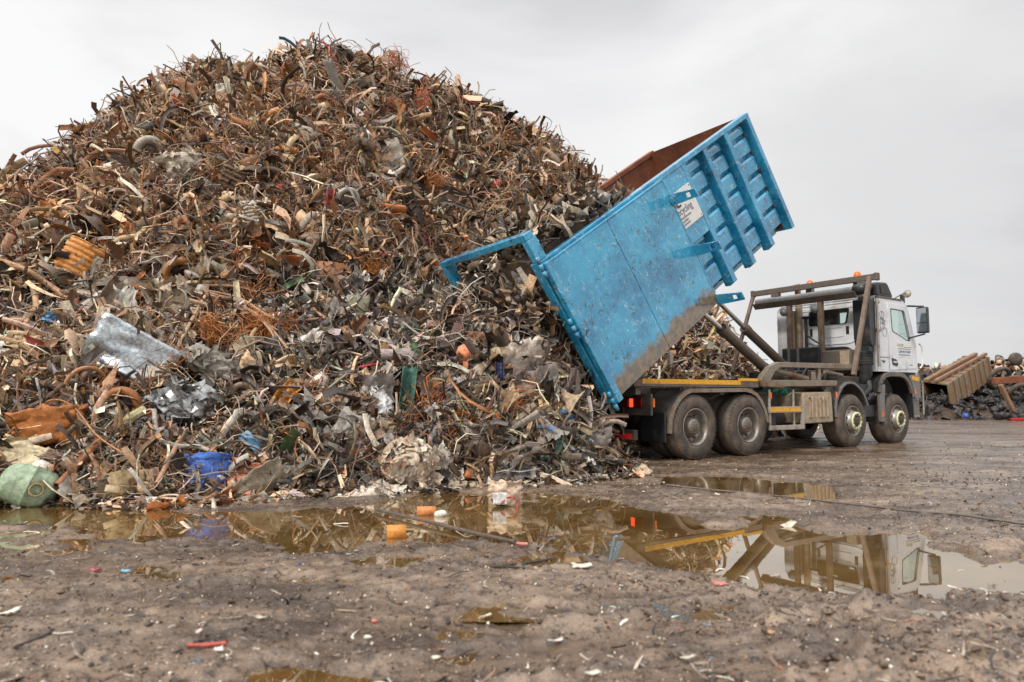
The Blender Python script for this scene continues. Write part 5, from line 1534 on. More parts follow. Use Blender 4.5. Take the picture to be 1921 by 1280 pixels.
h_sheet('denim_scrap', 'narrow dark navy cloth scrap hanging in the tipped pile', 'cloth', 938, 712, 16, 66, srgb(34, 38, 72), 2, 'clean', .16, .8, .005, amp=.05, seed=55, bend=.5, short='navy cloth')
h_sheet('crumpled_foil', 'large crumpled off white sheet in the freshly tipped pile', 'crumpled sheet', 984, 684, 78, 84, srgb(206, 194, 182), 14, 'scrap', .18, .75, .004, amp=.14, seed=56, ragged=.08, short='crumpled white sheet')
h_sheet('crumpled_foil', 'bent white sheet with a dark fold right of the teal net', 'crumpled sheet', 906, 562, 56, 54, srgb(198, 186, 168), 18, 'scrap', .18, .75, .004, amp=.12, seed=57, fold=.5, short='folded white sheet')
h_sheet('grey_board', 'long ridged grey board sliding out under the blue hoop', 'board', 880, 522, 110, 24, srgb(164, 142, 122), 17, 'scrap', .2, .6, .02, amp=.03, seed=58, ridge=.02, ridge_n=2, short='ridged board')
# motor can
s = scale_at(964, 570)
can = empty('motor_casing', (0, 0, 0))
mb_obj(MB().lathe([(0, -.5), (.22, -.5), (.34, -.44), (.38, -.3), (.40, .0), (.38, .35), (.30, .46), (0, .48)], (0, 0, 0), 'y', 22), 'shell', srgb(172, 154, 130), 'scrap', can)
mb_obj(MB().lathe([(.10, -.56), (.20, -.55), (.22, -.505), (.0, -.51)], (0, 0, 0), 'y', 18), 'end_cap', srgb(112, 92, 72), 'scrap', can)
for ch in can.children: ch.scale = (50 * s,) * 3
hero(can, 'mottled grey rounded motor casing below the blue hoop', 'motor casing', 964, 571, 6, .26, .7, pit=-30, short='motor casing')
h_sheet('plank', 'flat grey brown plank standing beside the motor casing', 'plank', 1000, 582, 26, 92, srgb(160, 132, 102), -14, 'scrap', .24, .8, .03, amp=.02, seed=60, short='grey plank')
h_bar('scaffold_tube', 'pale pipe leaning across the pile beside the container mouth', 'pipe', [(1012, 568), (1042, 600), (1066, 628)], 4.2, srgb(184, 164, 140), 'scrap', .22, 9, 'pale leaning pipe')
s = scale_at(880, 546)
mb = MB()
for k in range(4): mb.bar((-14 * s, (-12 + 8 * k) * s, 0), (14 * s, (-15 + 8 * k + 3) * s, .02), 2.4 * s, 2.4 * s)
for k in range(4): mb.bar(((-13 + 8.5 * k) * s, -15 * s, .0), ((-15 + 9 * k) * s, 15 * s, .01), 2.4 * s, 2.4 * s)
mb.bar((-14 * s, -14 * s, .02), (14 * s, 14 * s, .02), 2.2 * s, 2.2 * s)
hero(mb_obj(mb, 'plastic_lattice', srgb(206, 92, 122), 'clean'), 'small pink plastic lattice in the tipped pile', 'lattice', 880, 546, -8, .2, .8, short='pink lattice')
mb = MB().lathe([(0, -3 * s), (9 * s, -2 * s), (10 * s, 2 * s), (0, 2.5 * s)], (0, 6 * s, 0), 'z', 18).bar((0, -4 * s, 0), (0, -24 * s, 0), 6 * s, 4 * s)
hero(mb_obj(mb, 'ladle', srgb(222, 138, 96), 'clean'), 'small orange spoon shaped piece in the tipped pile', 'spoon shape', 873, 672, 4, .2, .85, short='orange spoon')
h_sheet('rust_cover', 'rounded rusty brown cover plate near the centre of the heap', 'cover plate', 622, 510, 56, 38, srgb(156, 102, 62), -4, 'scrap', .18, .75, .012, amp=.02, bend=-.6, seed=62, short='rusty cover')
h_sheet('green_plate', 'flat dull green plate near the centre of the heap', 'plate', 672, 582, 38, 56, srgb(126, 122, 98), -6, 'scrap', .16, .8, .01, amp=.02, seed=63, short='dull green plate')
h_sheet('grey_sheet', 'large crumpled grey sheet on the upper slope below the summit', 'metal sheet', 730, 292, 56, 62, srgb(162, 150, 134), 18, 'scrap', .2, .75, .006, amp=.12, seed=64, short='upper grey sheet')
h_sheet('dark_strip', 'long dark strip bending down from the summit', 'strip', 630, 156, 20, 84, srgb(132, 124, 114), 22, 'scrap', .2, .7, .01, amp=.02, bend=.3, seed=65, short='summit strip')
h_sheet('corrugated_panel', 'dark corrugated panel on the left slope', 'corrugated panel', 432, 346, 40, 62, srgb(106, 84, 62), -22, 'scrap', .2, .75, .006, amp=.02, ridge=.02, ridge_n=7, nu=44, seed=66, short='dark corrugated panel')
h_sheet('corrugated_panel', 'pale ridged triangular panel near the middle of the slope', 'corrugated panel', 476, 404, 34, 52, srgb(190, 176, 158), 14, 'scrap', .2, .75, .006, amp=.02, ridge=.02, ridge_n=8, nu=44, seed=67, ragged=.1, short='pale ridged panel')
h_sheet('white_scrap', 'small shiny white crumpled scrap high on the left slope', 'crumpled scrap', 425, 172, 34, 30, srgb(214, 206, 194), 10, 'clean', .16, .7, .005, amp=.2, seed=68, short='white crumple')
h_sheet('tan_panel', 'flat tan rectangle tilted on the upper left slope', 'panel', 488, 198, 36, 16, srgb(204, 152, 92), -32, 'clean', .16, .7, .01, amp=.02, seed=69, short='tan rectangle')
h_sheet('grey_sheet', 'brownish grey curved sheet right of the white crumple', 'metal sheet', 400, 202, 46, 22, srgb(166, 146, 118), 4, 'scrap', .16, .7, .01, amp=.04, bend=-.4, seed=70, short='curved grey sheet')
h_sheet('scrap_board', 'dark square panel on the right shoulder of the heap', 'panel', 1066, 302, 30, 22, srgb(92, 92, 84), 4, 'clean', .2, .7, .02, amp=.03, seed=71, short='shoulder panel')
h_sheet('folded_cover', 'dark roof shaped cover on the right slope', 'cover', 850, 370, 52, 26, srgb(96, 78, 64), -20, 'scrap', .18, .6, .01, amp=.02, fold=.5, seed=72, short='roof shaped cover')
h_sheet('red_lump', 'small red cap halfway up the heap', 'cap', 526, 351, 18, 14, srgb(206, 88, 70), 0, 'clean', .18, .7, .01, amp=.06, bend=-.8, seed=73, short='red cap')
h_sheet('pink_sleeve', 'narrow pink and red sleeve halfway up the heap', 'sleeve', 619, 376, 14, 44, srgb(202, 118, 110), -8, 'clean', .18, .75, .01, amp=.08, bend=1.0, seed=74, short='pink sleeve')
h_sheet('red_bag', 'small rounded red bag on the right slope', 'bag', 930, 346, 22, 20, srgb(200, 92, 82), 0, 'clean', .18, .7, .01, amp=.1, bend=-1.0, seed=75, short='red bag')
for px, py, w_, h_, lab in ((793, 190, 26, 56, 'tall bundle of bright copper wire near the top right of the heap'), (737, 194, 44, 24, 'flat bundle of bright copper wire left of the tall one')):
    s = scale_at(px, py); V, T = p_tangle(rh, 46, 12, .016)
    V = V * np.array([w_ * s, h_ * s, 24 * s]) * 1.15
    hero(np_obj('copper_bundle', V, T, srgb(214, 136, 96), 'clean'), lab, 'copper wire', px, py, 0, .2, .8, short='copper bundle')
# --- foot of the heap
s = scale_at(757, 872)
bale = empty('sheet_roll', (0, 0, 0))
pts = []
for i in range(150):
    q = i * .30; r = (10 + 40 * i / 150) * s
    r *= 1 + .10 * vnoise(np.array(q * .8), np.array(i * .02), 5) * 2; pts.append((math.cos(q) * r * 1.12, math.sin(q) * r * .80 * (1 + .14 * math.sin(2 * q + 1)), (10 * float(vnoise(np.array(i * .22), np.array(0.), 8)) * 2 + 8 - 22 * i / 150) * s))
mb_obj(MB().tube(pts, 3.2 * s, 6), 'spiral', srgb(200, 182, 160), 'scrap', bale)
mb_obj(MB().lathe([(0, 2 * s), (30 * s, 0), (46 * s, -6 * s), (50 * s, -18 * s), (46 * s, -42 * s), (30 * s, -54 * s), (0, -56 * s)], (0, 0, 0), 'z', 30), 'core', srgb(166, 146, 124), 'scrap', bale)
q = rh.normal(0, 1, (46, 3)); q[:, 2] = np.abs(q[:, 2]) * .5; q /= np.linalg.norm(q, axis=1, keepdims=True); q[:, 0] += .25
v2, t2, _c = scatter([p_sheet(rh, 9, 8, .09) for _ in range(8)], q * np.array([46, 42, 26]) * s + np.array([0, 0, -12 * s]), q, s * rh.uniform(16, 34, 46), np.zeros((46, 3)), rh, .35)
np_obj('crumpled_wrap', v2, t2, srgb(206, 190, 170), 'scrap', False, 0, bale)
hero(bale, 'large rolled bale of pale sheet wound in a spiral at the foot of the heap', 'sheet roll', 757, 872, 8, .30, .75, -14, 10, short='spiral roll')
crushed(828, 862, 40, 40, srgb(212, 204, 192), 80, 'clean', 'round white foam lump beside the spiral roll', 'foam lump', 0, 'white foam lump')
crushed(697, 933, 86, 40, srgb(206, 192, 176), 81, 'scrap', 'crumpled white foil heap lying at the water edge', 'crumpled foil', 14, 'white foil heap', off=.02)
h_sheet('angle_iron', 'dark bent metal channel lying below the white foam lump', 'channel', 820, 900, 34, 16, srgb(66, 64, 66), -36, 'scrap', .06, .5, .012, amp=.02, fold=.6, seed=82, short='dark channel')
h_sheet('curved_plate', 'dark curved plate lying at the foot of the tipped pile', 'curved plate', 1100, 866, 54, 34, srgb(72, 64, 56), 4, 'scrap', .14, .5, .01, amp=.02, bend=-.7, seed=83, short='dark curved plate')
for px, py, w_, h_, a_, lab in ((1045, 836, 44, 16, 14, 'teal green torn fabric near the foot of the tipped pile'), (1086, 828, 34, 10, 6, 'narrow teal green fabric strip beside the torn fabric'), (1048, 852, 18, 34, -10, 'hanging teal green fabric below the torn fabric')):
    h_sheet('green_fabric', lab, 'fabric', px, py, w_, h_, srgb(66, 122, 108), a_, 'clean', .18, .7, .006, amp=.12, seed=px, short='green fabric')
h_sheet('green_leaf', 'small bright green plastic scrap by the corner of the container', 'plastic scrap', 1085, 756, 16, 18, srgb(96, 172, 62), 20, 'clean', .22, .8, .004, amp=.12, seed=85, short='green plastic')
h_sheet('yellow_rag', 'small yellow torn rag beside the crumpled white sheet', 'rag', 1050, 703, 28, 20, srgb(206, 148, 46), -10, 'clean', .2, .75, .004, amp=.2, seed=86, ragged=.2, short='yellow rag')
h_sheet('blue_wrapper', 'crumpled white and blue wrapper above the folded grey sheet', 'wrapper', 478, 834, 54, 22, srgb(120, 164, 196), -34, 'clean', .18, .7, .004, amp=.14, seed=87, ragged=.1, short='white blue wrapper')
h_sheet('box_lid', 'brown frame like box lid among the front scrap', 'box lid', 690, 812, 50, 42, srgb(122, 98, 78), -6, 'scrap', .14, .8, .012, amp=.03, seed=88, short='brown lid')
h_sheet('pipe_shell', 'dark plastic tube piece standing by the foot of the heap', 'tube piece', 640, 890, 34, 54, srgb(70, 66, 64), 6, 'scrap', .14, .8, .012, amp=.05, bend=-1.2, seed=89, short='dark tube piece')

# ------------------------------------------------------------------ a crowd of other single pieces, each told by what it lies next to
CN = [('brown', (138, 98, 66)), ('tan', (206, 172, 134)), ('rusty orange', (186, 110, 56)), ('dark brown', (92, 70, 54)), ('grey', (172, 163, 150)), ('pale', (224, 211, 194)), ('dark grey', (92, 86, 80)), ('taupe', (160, 139, 117))]
SH = [('metal_strip', 'bent strip', 'metal strip', lambda r: p_strip(r, 12, .075), .005), ('metal_sheet', 'crumpled sheet', 'metal sheet', lambda r: p_sheet(r, 12, 10, .05), .006),
      ('steel_tube', 'curved tube', 'tube', lambda r: p_tube(r, 12, 8, .035), 0), ('steel_section', 'angle section', 'steel section', lambda r: p_profile(r, 6), .008),
      ('scrap_lump', 'squashed lump', 'metal lump', lambda r: p_lump(r, True, .12), 0), ('loose_wire', 'twisted wire', 'wire', lambda r: p_tube(r, 16, 5, .012, 3.5, 4.0), 0), ('crushed_can', 'crushed can', 'can', lambda r: p_can(r, 14), 0)]
used = set(); made = 0; tries = 0
anchors = [h for h in HEROES if h[2] not in ('wire nest', 'flat bars', 'copper bundle', 'green fabric')]
while made < 175 and tries < 4000:
    tries += 1
    px = rh.uniform(5, 1110); py = 130 + (900 - 130) * rh.random() ** .7
    p, nn, k = spot(px, py)
    if k > 24 or p[2] < .05 or float(heap_h(p[0], p[1])) < .05: continue
    if min(math.hypot(px - h[0], py - h[1]) for h in HEROES) < 44: continue
    ax, ay, an = min(anchors, key=lambda h: math.hypot(px - h[0], (py - h[1]) * 1.2))
    if math.hypot(px - ax, py - ay) > 110: continue
    rel = ('above' if py < ay else 'below') if abs(py - ay) > abs(px - ax) * .8 else 'beside'
    cn, cc = CN[rh.integers(len(CN))]; nm, sn, ct, fn, th = SH[rh.integers(len(SH))]
    lab = f"{cn} {sn} lying {'just ' if rel != 'beside' else ''}{rel} the {an}"
    if lab in used: continue
    used.add(lab)
    V, T = fn(rh)
    size = rh.uniform(34, 88) * k / FPX * (1.15 if nm in ('loose_wire', 'metal_strip') else .8)
    o = np_obj(nm, V * size, T, np.clip(np.array(srgb(*cc)) * rh.uniform(.85, 1.2), 0, .85), 'scrap', nm in ('steel_tube', 'loose_wire', 'metal_sheet'), th)
    place(o, px, py, rh.uniform(0, 360), .10, .5, rh.uniform(-35, 35), rh.uniform(-35, 35))
    tag(o, lab, ct, 'loose scrap pieces on the heap'); made += 1

# ------------------------------------------------------------------ the loose cover of the heap, leaving the single pieces in view
for f_ in np.linspace(0, 1, 18):          # nor does it bury the container's hoop
    hp = Vector(cont.location) + B3 * 2.80 + N3 * (Wd * f_)
    for k_ in (0, .35, .8):
        bk = Vector((0, 0, CAM_H)) - hp
        CULL.append((np.array(hp + bk.normalized() * k_), .17))
parts = [
    batch(p_shard, 16000, .12, .36, rng, 1.5, .9, (-.12, .10), 24),
    batch(p_sheet, 5200, .13, .46, rng, 1.45, .7, (-.12, .10), 26),
    batch(p_strip, 8000, .20, .85, rng, 1.5, .6, (-.08, .12), 30, wid=.06),
    batch(p_strip, 24000, .18, .85, rng, 1.4, .65, (-.08, .13), 40, wid=.028, n=11),
    batch(p_profile, 4200, .20, .7, rng, 1.5, .6, (-.08, .12), 18),
    batch(p_tube, 2300, .22, .9, rng, 1.5, .5, (-.06, .12), 18, rad=.019),
    batch(p_tube, 14000, .22, .85, rng, 1.5, .6, (-.04, .14), 24, n=11, k=3, rad=.011, curl=3.4, kink=4.5),
    batch(p_lump, 2200, .12, .36, rng, 1.5, .7, (-.10, .08), 24, fine=True),
    batch(p_can, 450, .13, .36, rng, 1.5, .8, (-.06, .08), 10),
    batch(p_ring, 300, .14, .42, rng, 1.5, .5, (-.02, .08), 8),
    # small stuff filling the gaps close to the yard
    batch(p_shard, 18000, .04, .16, rng, 2.4, 1.0, (-.10, .08), 24),
    batch(p_strip, 16000, .06, .26, rng, 2.2, .8, (-.06, .10), 28, wid=.07),
    batch(p_sheet, 7500, .06, .20, rng, 2.3, .9, (-.08, .09), 24),
    batch(p_lump, 3500, .05, .16, rng, 2.3, .8, (-.06, .08), 14, fine=False),
    batch(p_tube, 14000, .12, .45, rng, 2.2, .7, (-.02, .12), 24, n=10, k=3, rad=.010, curl=3.6, kink=4.5),
]
# crumpled grey and silvery sheet in the freshly tipped part
P, Nn = heap_points(9000, rng, 1.9)
w_ = (np.hypot(P[:, 0] + .2, P[:, 1] - 10.3) < 3.6) & (P[:, 2] < 3.0) & (rng.random(9000) < .5)
P, Nn = P[w_], Nn[w_]; n_ = len(P); S = .12 + .36 * rng.random(n_) ** 1.8
gc = np.array([srgb(*c) for c in [(196, 190, 182), (168, 162, 154), (214, 206, 196), (134, 128, 122), (110, 104, 100)]])
C = gc[rng.integers(0, 5, n_)] * rng.uniform(.8, 1.2, (n_, 1))
P = P + Nn * rng.uniform(-.04, .12, (n_, 1)); k_2 = culled(P, S)
parts.append(scatter([p_sheet(rng, 10, 9, .10) for _ in range(24)], P[k_2], Nn[k_2], S[k_2], C[k_2], rng, .6))
# orange nests of rusty wire
nest = [p_tangle(rng) for _ in range(5)]
P, Nn = heap_points(110, rng, 1.2)
S = rng.uniform(.35, .95, 110)
C = np.array(srgb(176, 104, 48))[None] * rng.uniform(.6, 1.25, (110, 1))
parts.append(scatter(nest, P + Nn * .08, Nn, S, C, rng, .3))

Vs, Ts, Cs, o = [], [], [], 0
for v, tt, cc in parts:
    Vs.append(v); Ts.append(tt + o); Cs.append(cc); o += len(v)
sc = np_mesh('scrap_cover', np.concatenate(Vs), np.concatenate(Ts), np.concatenate(Cs), M['scrap'], core)
sc['kind'] = 'stuff'
del Vs, Ts, Cs, parts

# ------------------------------------------------------------------ things in and round the puddle
def ground_at(px, py, dz=0.0):
    x, y = gnd(px, py); z = max(gz(x, y), WATER_Z)
    x, y = gnd(px, py, z); return Vector((x, y, max(gz(x, y), WATER_Z) + dz))
def g_thing(o, px, py, rz=0, dz=0.0, label='', cat='', group=None, tilt=(0, 0)):
    o.location = ground_at(px, py, dz); o.rotation_euler = (R(tilt[0]), R(tilt[1]), R(rz)); return tag(o, label, cat, group)
def pxm(px, py): return math.hypot(*gnd(px, py)) / FPX
def pipe_piece(px, py, lpx, rpx, c, rz, label):
    s = pxm(px, py); L_ = lpx * s; r = rpx * s
    mb = MB().lathe([(r, -L_ / 2), (r, L_ / 2), (r * .72, L_ / 2), (r * .72, -L_ / 2)], (0, 0, 0), 'x', 22, True)
    return g_thing(mb_obj(mb, 'pipe_piece', c, 'scrap'), px, py, rz, r * .72, label, 'pipe piece')
pipe_piece(744, 1008, 34, 13, srgb(214, 140, 58), 8, 'short thick orange pipe piece standing in the puddle nearest the camera')
pipe_piece(800, 966, 34, 9, srgb(206, 132, 74), 10, 'thinner orange pipe piece in the puddle beside the foam disc')
s = pxm(826, 966); V, T = p_lump(rh, True, .06); V = V * np.array([40, 26, 26]) * s
g_thing(np_obj('foam_disc', V, T, srgb(216, 210, 198), 'clean'), 826, 968, 0, .02, 'white speckled foam disc floating in the puddle', 'foam disc')
bag = empty('refuse_bag', (0, 0, 0)); s = pxm(948, 950)
V, T = v_csheet(64 * s, 52 * s, 18, 16, .14, -.9, .2, 91, .08); V = V[:, [0, 2, 1]] * [1, -1, 1]; V[:, 2] += 22 * s
np_obj('crumpled_skin', V, T, srgb(204, 180, 156), 'scrap', True, .004, bag)
V, T = p_lump(rh, True, .12); np_obj('dark_stuffing', V * np.array([50, 26, 24]) * s + np.array([-6 * s, 6 * s, 9 * s]), T, srgb(58, 54, 50), 'scrap', False, 0, bag)
V, T = v_csheet(26 * s, 22 * s, 8, 8, .06, .3, 0, 93, .06); V = V[:, [0, 2, 1]] * [1, -1, 1] + np.array([-8 * s, -18 * s, 17 * s]); np_obj('white_label', V, T, srgb(206, 206, 204), 'clean', True, .003, bag)
V, T = p_strip(rh, 10, .05); np_obj('red_strip', V * 34 * s + np.array([14 * s, -16 * s, 6 * s]), T, srgb(190, 70, 66), 'clean', True, .004, bag)
g_thing(bag, 946, 950, 0, 0.0, 'crumpled pale plastic bag with a dark bundle lying in the puddle', 'plastic bag')
def ground_rod(name, label, cat, pts, rpx, c, m='scrap', lift=.012, n=8):
    P = [ground_at(x, y, lift) for x, y in pts]; ctr = sum(P, Vector()) / len(P); s = pxm(*pts[len(pts) // 2])
    Q = []
    for i in range(len(P) - 1):
        for j in range(5): Q.append(P[i].lerp(P[i + 1], j / 5) - ctr)
    o = mb_obj(MB().tube(Q + [P[-1] - ctr], rpx * s, n), name, c, m); o.location = ctr; return tag(o, label, cat)
ground_rod('steel_rod', 'long dark straight steel rod lying across the puddle', 'rod', [(706, 962), (800, 985), (900, 1010), (966, 1027)], 3.6, srgb(92, 80, 72), 'scrap', .03)
ground_rod('pink_tube', 'short pink tube at the end of the long steel rod', 'tube', [(966, 1025), (990, 1026)], 3, srgb(206, 120, 112), 'clean', .02)
ground_rod('steel_cable', 'thin straight dark cable lying on the mud beyond the puddle', 'cable', [(1250, 913), (1330, 921), (1420, 929), (1560, 944), (1700, 961), (1800, 973), (1925, 987)], 1.8, srgb(96, 86, 78), 'scrap', .014)
s = pxm(1152, 1052); mb = MB().bar((0, 0, -.02), (6 * s, 3 * s, 46 * s), 6 * s, 2.5 * s).bar((6 * s, 3 * s, 44 * s), (12 * s, 10 * s, 46 * s), 6 * s, 2.5 * s)
g_thing(mb_obj(mb, 'angle_bracket', srgb(112, 126, 132), 'scrap'), 1143, 1056, 0, 0, 'thin grey metal bracket sticking up out of the puddle', 'bracket', None, (0, 6))
ground_rod('red_stick', 'flat coral red stick lying on the near mud', 'stick', [(352, 1216), (390, 1214), (424, 1211)], 3.6, srgb(178, 78, 68), 'scrap', .012)
ground_rod('dark_batten', 'dark thin batten lying on the mud in front of the puddle', 'batten', [(944, 1064), (1000, 1058), (1034, 1052)], 2.6, srgb(66, 54, 44), 'scrap', .012)
ground_rod('dark_batten', 'second dark batten crossing the first on the near mud', 'batten', [(900, 1066), (950, 1067), (985, 1068)], 2.0, srgb(58, 48, 40), 'scrap', .012)
LIT = [(236, 1076, 14, (120, 176, 206), 'light blue plastic bit by the tiny puddle at the left', 'plastic bit'), (562, 1064, 11, (44, 78, 150), 'dark blue bottle cap on the mud', 'bottle cap'), (18, 1154, 30, (222, 214, 200), 'white torn scrap at the left edge of the mud', 'scrap bit'),
       (1090, 1066, 34, (216, 206, 188), 'pale flat wood chip near the puddle edge', 'wood chip'), (1146, 1146, 34, (216, 214, 208), 'bent white plastic hook on the near mud', 'plastic hook'), (1042, 1186, 26, (224, 218, 206), 'white stick like bit on the near mud', 'plastic bit'),
       (910, 1162, 22, (220, 212, 198), 'small white sliver left of the white stick', 'plastic bit'), (818, 1236, 28, (212, 202, 182), 'pale round stone in the near mud', 'stone'), (1112, 1258, 26, (218, 210, 194), 'pale shell shaped chip at the bottom of the picture', 'chip'),
       (490, 1170, 18, (210, 196, 172), 'cream wood chip in the middle of the near mud', 'wood chip'), (650, 1150, 30, (170, 148, 126), 'thin brown twig on the near mud', 'twig'), (702, 1166, 18, (206, 118, 98), 'pink brick crumb on the near mud', 'brick crumb'),
       (1350, 1098, 24, (206, 128, 116), 'pink rag scrap at the puddle edge', 'rag scrap'), (1446, 1182, 20, (180, 142, 104), 'brown pebble in the churned mud', 'pebble'), (350, 990, 22, (214, 192, 172), 'pale crumpled bit in shallow water left of the blue reflection', 'plastic bit'),
       (640, 984, 30, (206, 196, 184), 'white strip floating near the white foil heap', 'strip'), (370, 1240, 12, (90, 130, 160), 'tiny blue crumb below the red stick', 'plastic crumb'), (410, 1230, 14, (226, 222, 214), 'tiny white crumb below the red stick', 'plastic crumb'),
       (1480, 988, 26, (190, 180, 164), 'grey chip floating at the far side of the puddle', 'chip'), (690, 1196, 20, (214, 206, 190), 'white lump near the pink brick crumb', 'stone'), (1290, 1240, 26, (206, 196, 178), 'pale sliver at the bottom right of the near mud', 'wood chip'),
       (180, 1074, 16, (206, 96, 110), 'tiny pink scrap by the tiny puddle at the left', 'plastic scrap')]
for i, (px, py, w_, c, lab, ct) in enumerate(LIT):
    s = pxm(px, py); r_ = np.random.default_rng(200 + i)
    if ct in ('stone', 'pebble', 'brick crumb', 'bottle cap'):
        V, T = p_lump(r_, True, .06); V = V * np.array([w_, w_ * .8, w_ * .55]) * s
    elif ct in ('twig', 'plastic hook', 'strip'):
        V, T = p_tube(r_, 9, 5, .09, 1.6 if ct != 'twig' else .4, 1.0); V = V * w_ * s; V[:, 2] *= .4
    else:
        V, T = v_csheet(w_ * s, w_ * s * .45, 7, 6, .08, .3, 0, 300 + i, .10); V[:, 2] += .006
    o = np_obj(ct.replace(' ', '_'), V, T, srgb(*c), 'clean', True, .004 if ct not in ('stone', 'pebble', 'brick crumb', 'bottle cap', 'twig', 'plastic hook', 'strip') else 0)
    g_thing(o, px, py, r_.uniform(-30, 30), .008, lab, ct, 'bits of litter on the mud')

# ------------------------------------------------------------------ gravel, crumbs and litter on the mud
rg_ = np.random.default_rng(77)
def ground_points(n, y0, y1, power, r):
    d = y0 + (y1 - y0) * r.random(n) ** power
    x = d * r.uniform(-.80, .80, n)
    z = ground_h(x, d)
    keep = (z > WATER_Z - .004) & (heap_h(x, d) < .15)
    return np.stack([x, d, z], -1)[keep]
UPV = np.array([0, 0, 1.])
GP = np.array([srgb(*c) for c in [(112, 94, 80), (94, 77, 64), (74, 61, 51), (150, 132, 116), (188, 174, 158), (226, 216, 202), (124, 98, 78), (58, 52, 48), (190, 120, 90), (110, 130, 150)]])
def gbatch(kind, n, y0, y1, power, s0, s1, pw, wts, stretch, r, sink=.25, spread=.5, **kw):
    P = ground_points(n, y0, y1, power, r); k = len(P)
    S = s0 + (s1 - s0) * r.random(k) ** pw
    w = np.array(wts, float); C = GP[r.choice(len(GP), k, p=w / w.sum())] * r.uniform(.75, 1.25, (k, 1))
    P[:, 2] += S * sink
    return scatter([kind(r, **kw) for _ in range(16)], P, np.repeat(UPV[None], k, 0), S, np.clip(C, 0, .85), r, spread, np.repeat(np.array(stretch)[None], k, 0))
gp = [
    gbatch(p_lump, 26000, 2.3, 9.5, 1.5, .005, .022, 3.0, [8, 7, 6, 7, 6, 3.5, 3, 4, .4, .15], (1, .8, .6), rg_, .15, .4, fine=False),
    gbatch(p_lump, 1500, 2.3, 9.0, 1.5, .02, .055, 2.5, [9, 9, 6, 2, 1, .4, 3, 4, .1, 0], (1, .8, .5), rg_, .1, .4, fine=True, amp=.14),
    gbatch(p_shard, 7000, 2.3, 10, 1.4, .012, .05, 2.5, [5, 5, 6, 5, 5, 3.5, 4, 5, .8, .4], (1, 1, .6), rg_, .15, .4),
    gbatch(p_strip, 1500, 2.3, 10, 1.3, .03, .14, 2.5, [4, 5, 7, 4, 4, 2.5, 4, 6, .6, .2], (1, 1, .4), rg_, .06, .2, wid=.05),
    gbatch(p_lump, 9000, 8.0, 30, 1.6, .02, .06, 2.5, [7, 8, 7, 4, 2, 1, 3, 4, .1, 0], (1, .8, .5), rg_, .1, .4, fine=False),
]
# bits floating on the puddle
for P_ in (PUDS[0],):
    a = np.array(P_); bx = rg_.uniform(a[:, 0].min(), a[:, 0].max(), 2600); by = rg_.uniform(a[:, 1].min(), a[:, 1].max(), 2600)
    d_ = sdist(bx, by, P_); ok = (d_ > 0) & (ground_h(bx, by) < WATER_Z) & (rg_.random(2600) < np.exp(-d_ / .22) + .04)
    Pf = np.stack([bx, by, np.full(len(bx), WATER_Z + .003)], -1)[ok]; k = len(Pf)
    for kind, f_ in ((p_shard, .6), (p_strip, .4)):
        w_ = rg_.random(k) < f_; kk = int(w_.sum())
        gp.append(scatter([kind(rg_) for _ in range(8)], Pf[w_], np.repeat(UPV[None], kk, 0), .012 + .07 * rg_.random(kk) ** 3, GP[rg_.integers(0, 8, kk)], rg_, .1, np.repeat(np.array([[1, 1, .2]]), kk, 0)))
# churned mud at the right
k = 1500; bx = rg_.uniform(.6, 3.4, k); by = rg_.uniform(2.6, 4.0, k); bz = ground_h(bx, by); ok = bz > WATER_Z
Pc = np.stack([bx, by, bz], -1)[ok]; k = len(Pc); S = .015 + .06 * rg_.random(k) ** 4
gp.append(scatter([p_lump(rg_, True, .2) for _ in range(12)], Pc, np.repeat(UPV[None], k, 0), S, GP[rg_.choice(3, k, p=[.35, .4, .25])] * rg_.uniform(.7, 1.2, (k, 1)), rg_, .5, np.repeat(np.array([[1, .8, .5]]), k, 0)))
# scrap crumbs washed out in front of the heap
def foot_points(n, r):
    x = r.uniform(-8, 3.2, n * 6); y = r.uniform(5.6, 11, n * 6)
    h = heap_h(x, y); z = ground_h(x, y)
    s_ = (x - TX) * U[0] + (y - TY) * U[1]; t_ = (x - TX) * N[0] + (y - TY) * N[1]
    keep = (h < .12) & (h > -.6 * r.random(n * 6) ** .7) & (s_ - .85 * np.minimum(t_, 0) < -1.2) & (z > WATER_Z - .02)
    P = np.stack([x, y, np.maximum(z, WATER_Z)], -1)[keep]; return P[:n]
for kind, n, s0, s1, kw in ((p_strip, 2600, .05, .30, dict(wid=.06)), (p_sheet, 1500, .05, .22, {}), (p_shard, 3000, .03, .14, {}), (p_tube, 1000, .08, .4, dict(n=10, k=3, rad=.012, curl=3.0, kink=3.0)), (p_lump, 1200, .03, .12, dict(fine=True))):
    P = foot_points(n, rg_); k = len(P); C = zone_colours(P, rg_); S = s0 + (s1 - s0) * rg_.random(k) ** 2.5
    P[:, 2] += S * .08
    gp.append(scatter([kind(rg_, **kw) for _ in range(14)], P, np.repeat(UPV[None], k, 0), S, C, rg_, .35, np.repeat(np.array([[1, 1, .55]]), k, 0)))
Vs, Ts, Cs, o = [], [], [], 0
for v, tt, cc in gp: Vs.append(v); Ts.append(tt + o); Cs.append(cc); o += len(v)
gr = np_mesh('gravel', np.concatenate(Vs), np.concatenate(Ts), np.concatenate(Cs), M['clean'])
tag(gr, 'gravel, mud crumbs and tiny scrap strewn over the yard', 'gravel', kind='stuff')
del Vs, Ts, Cs, gp

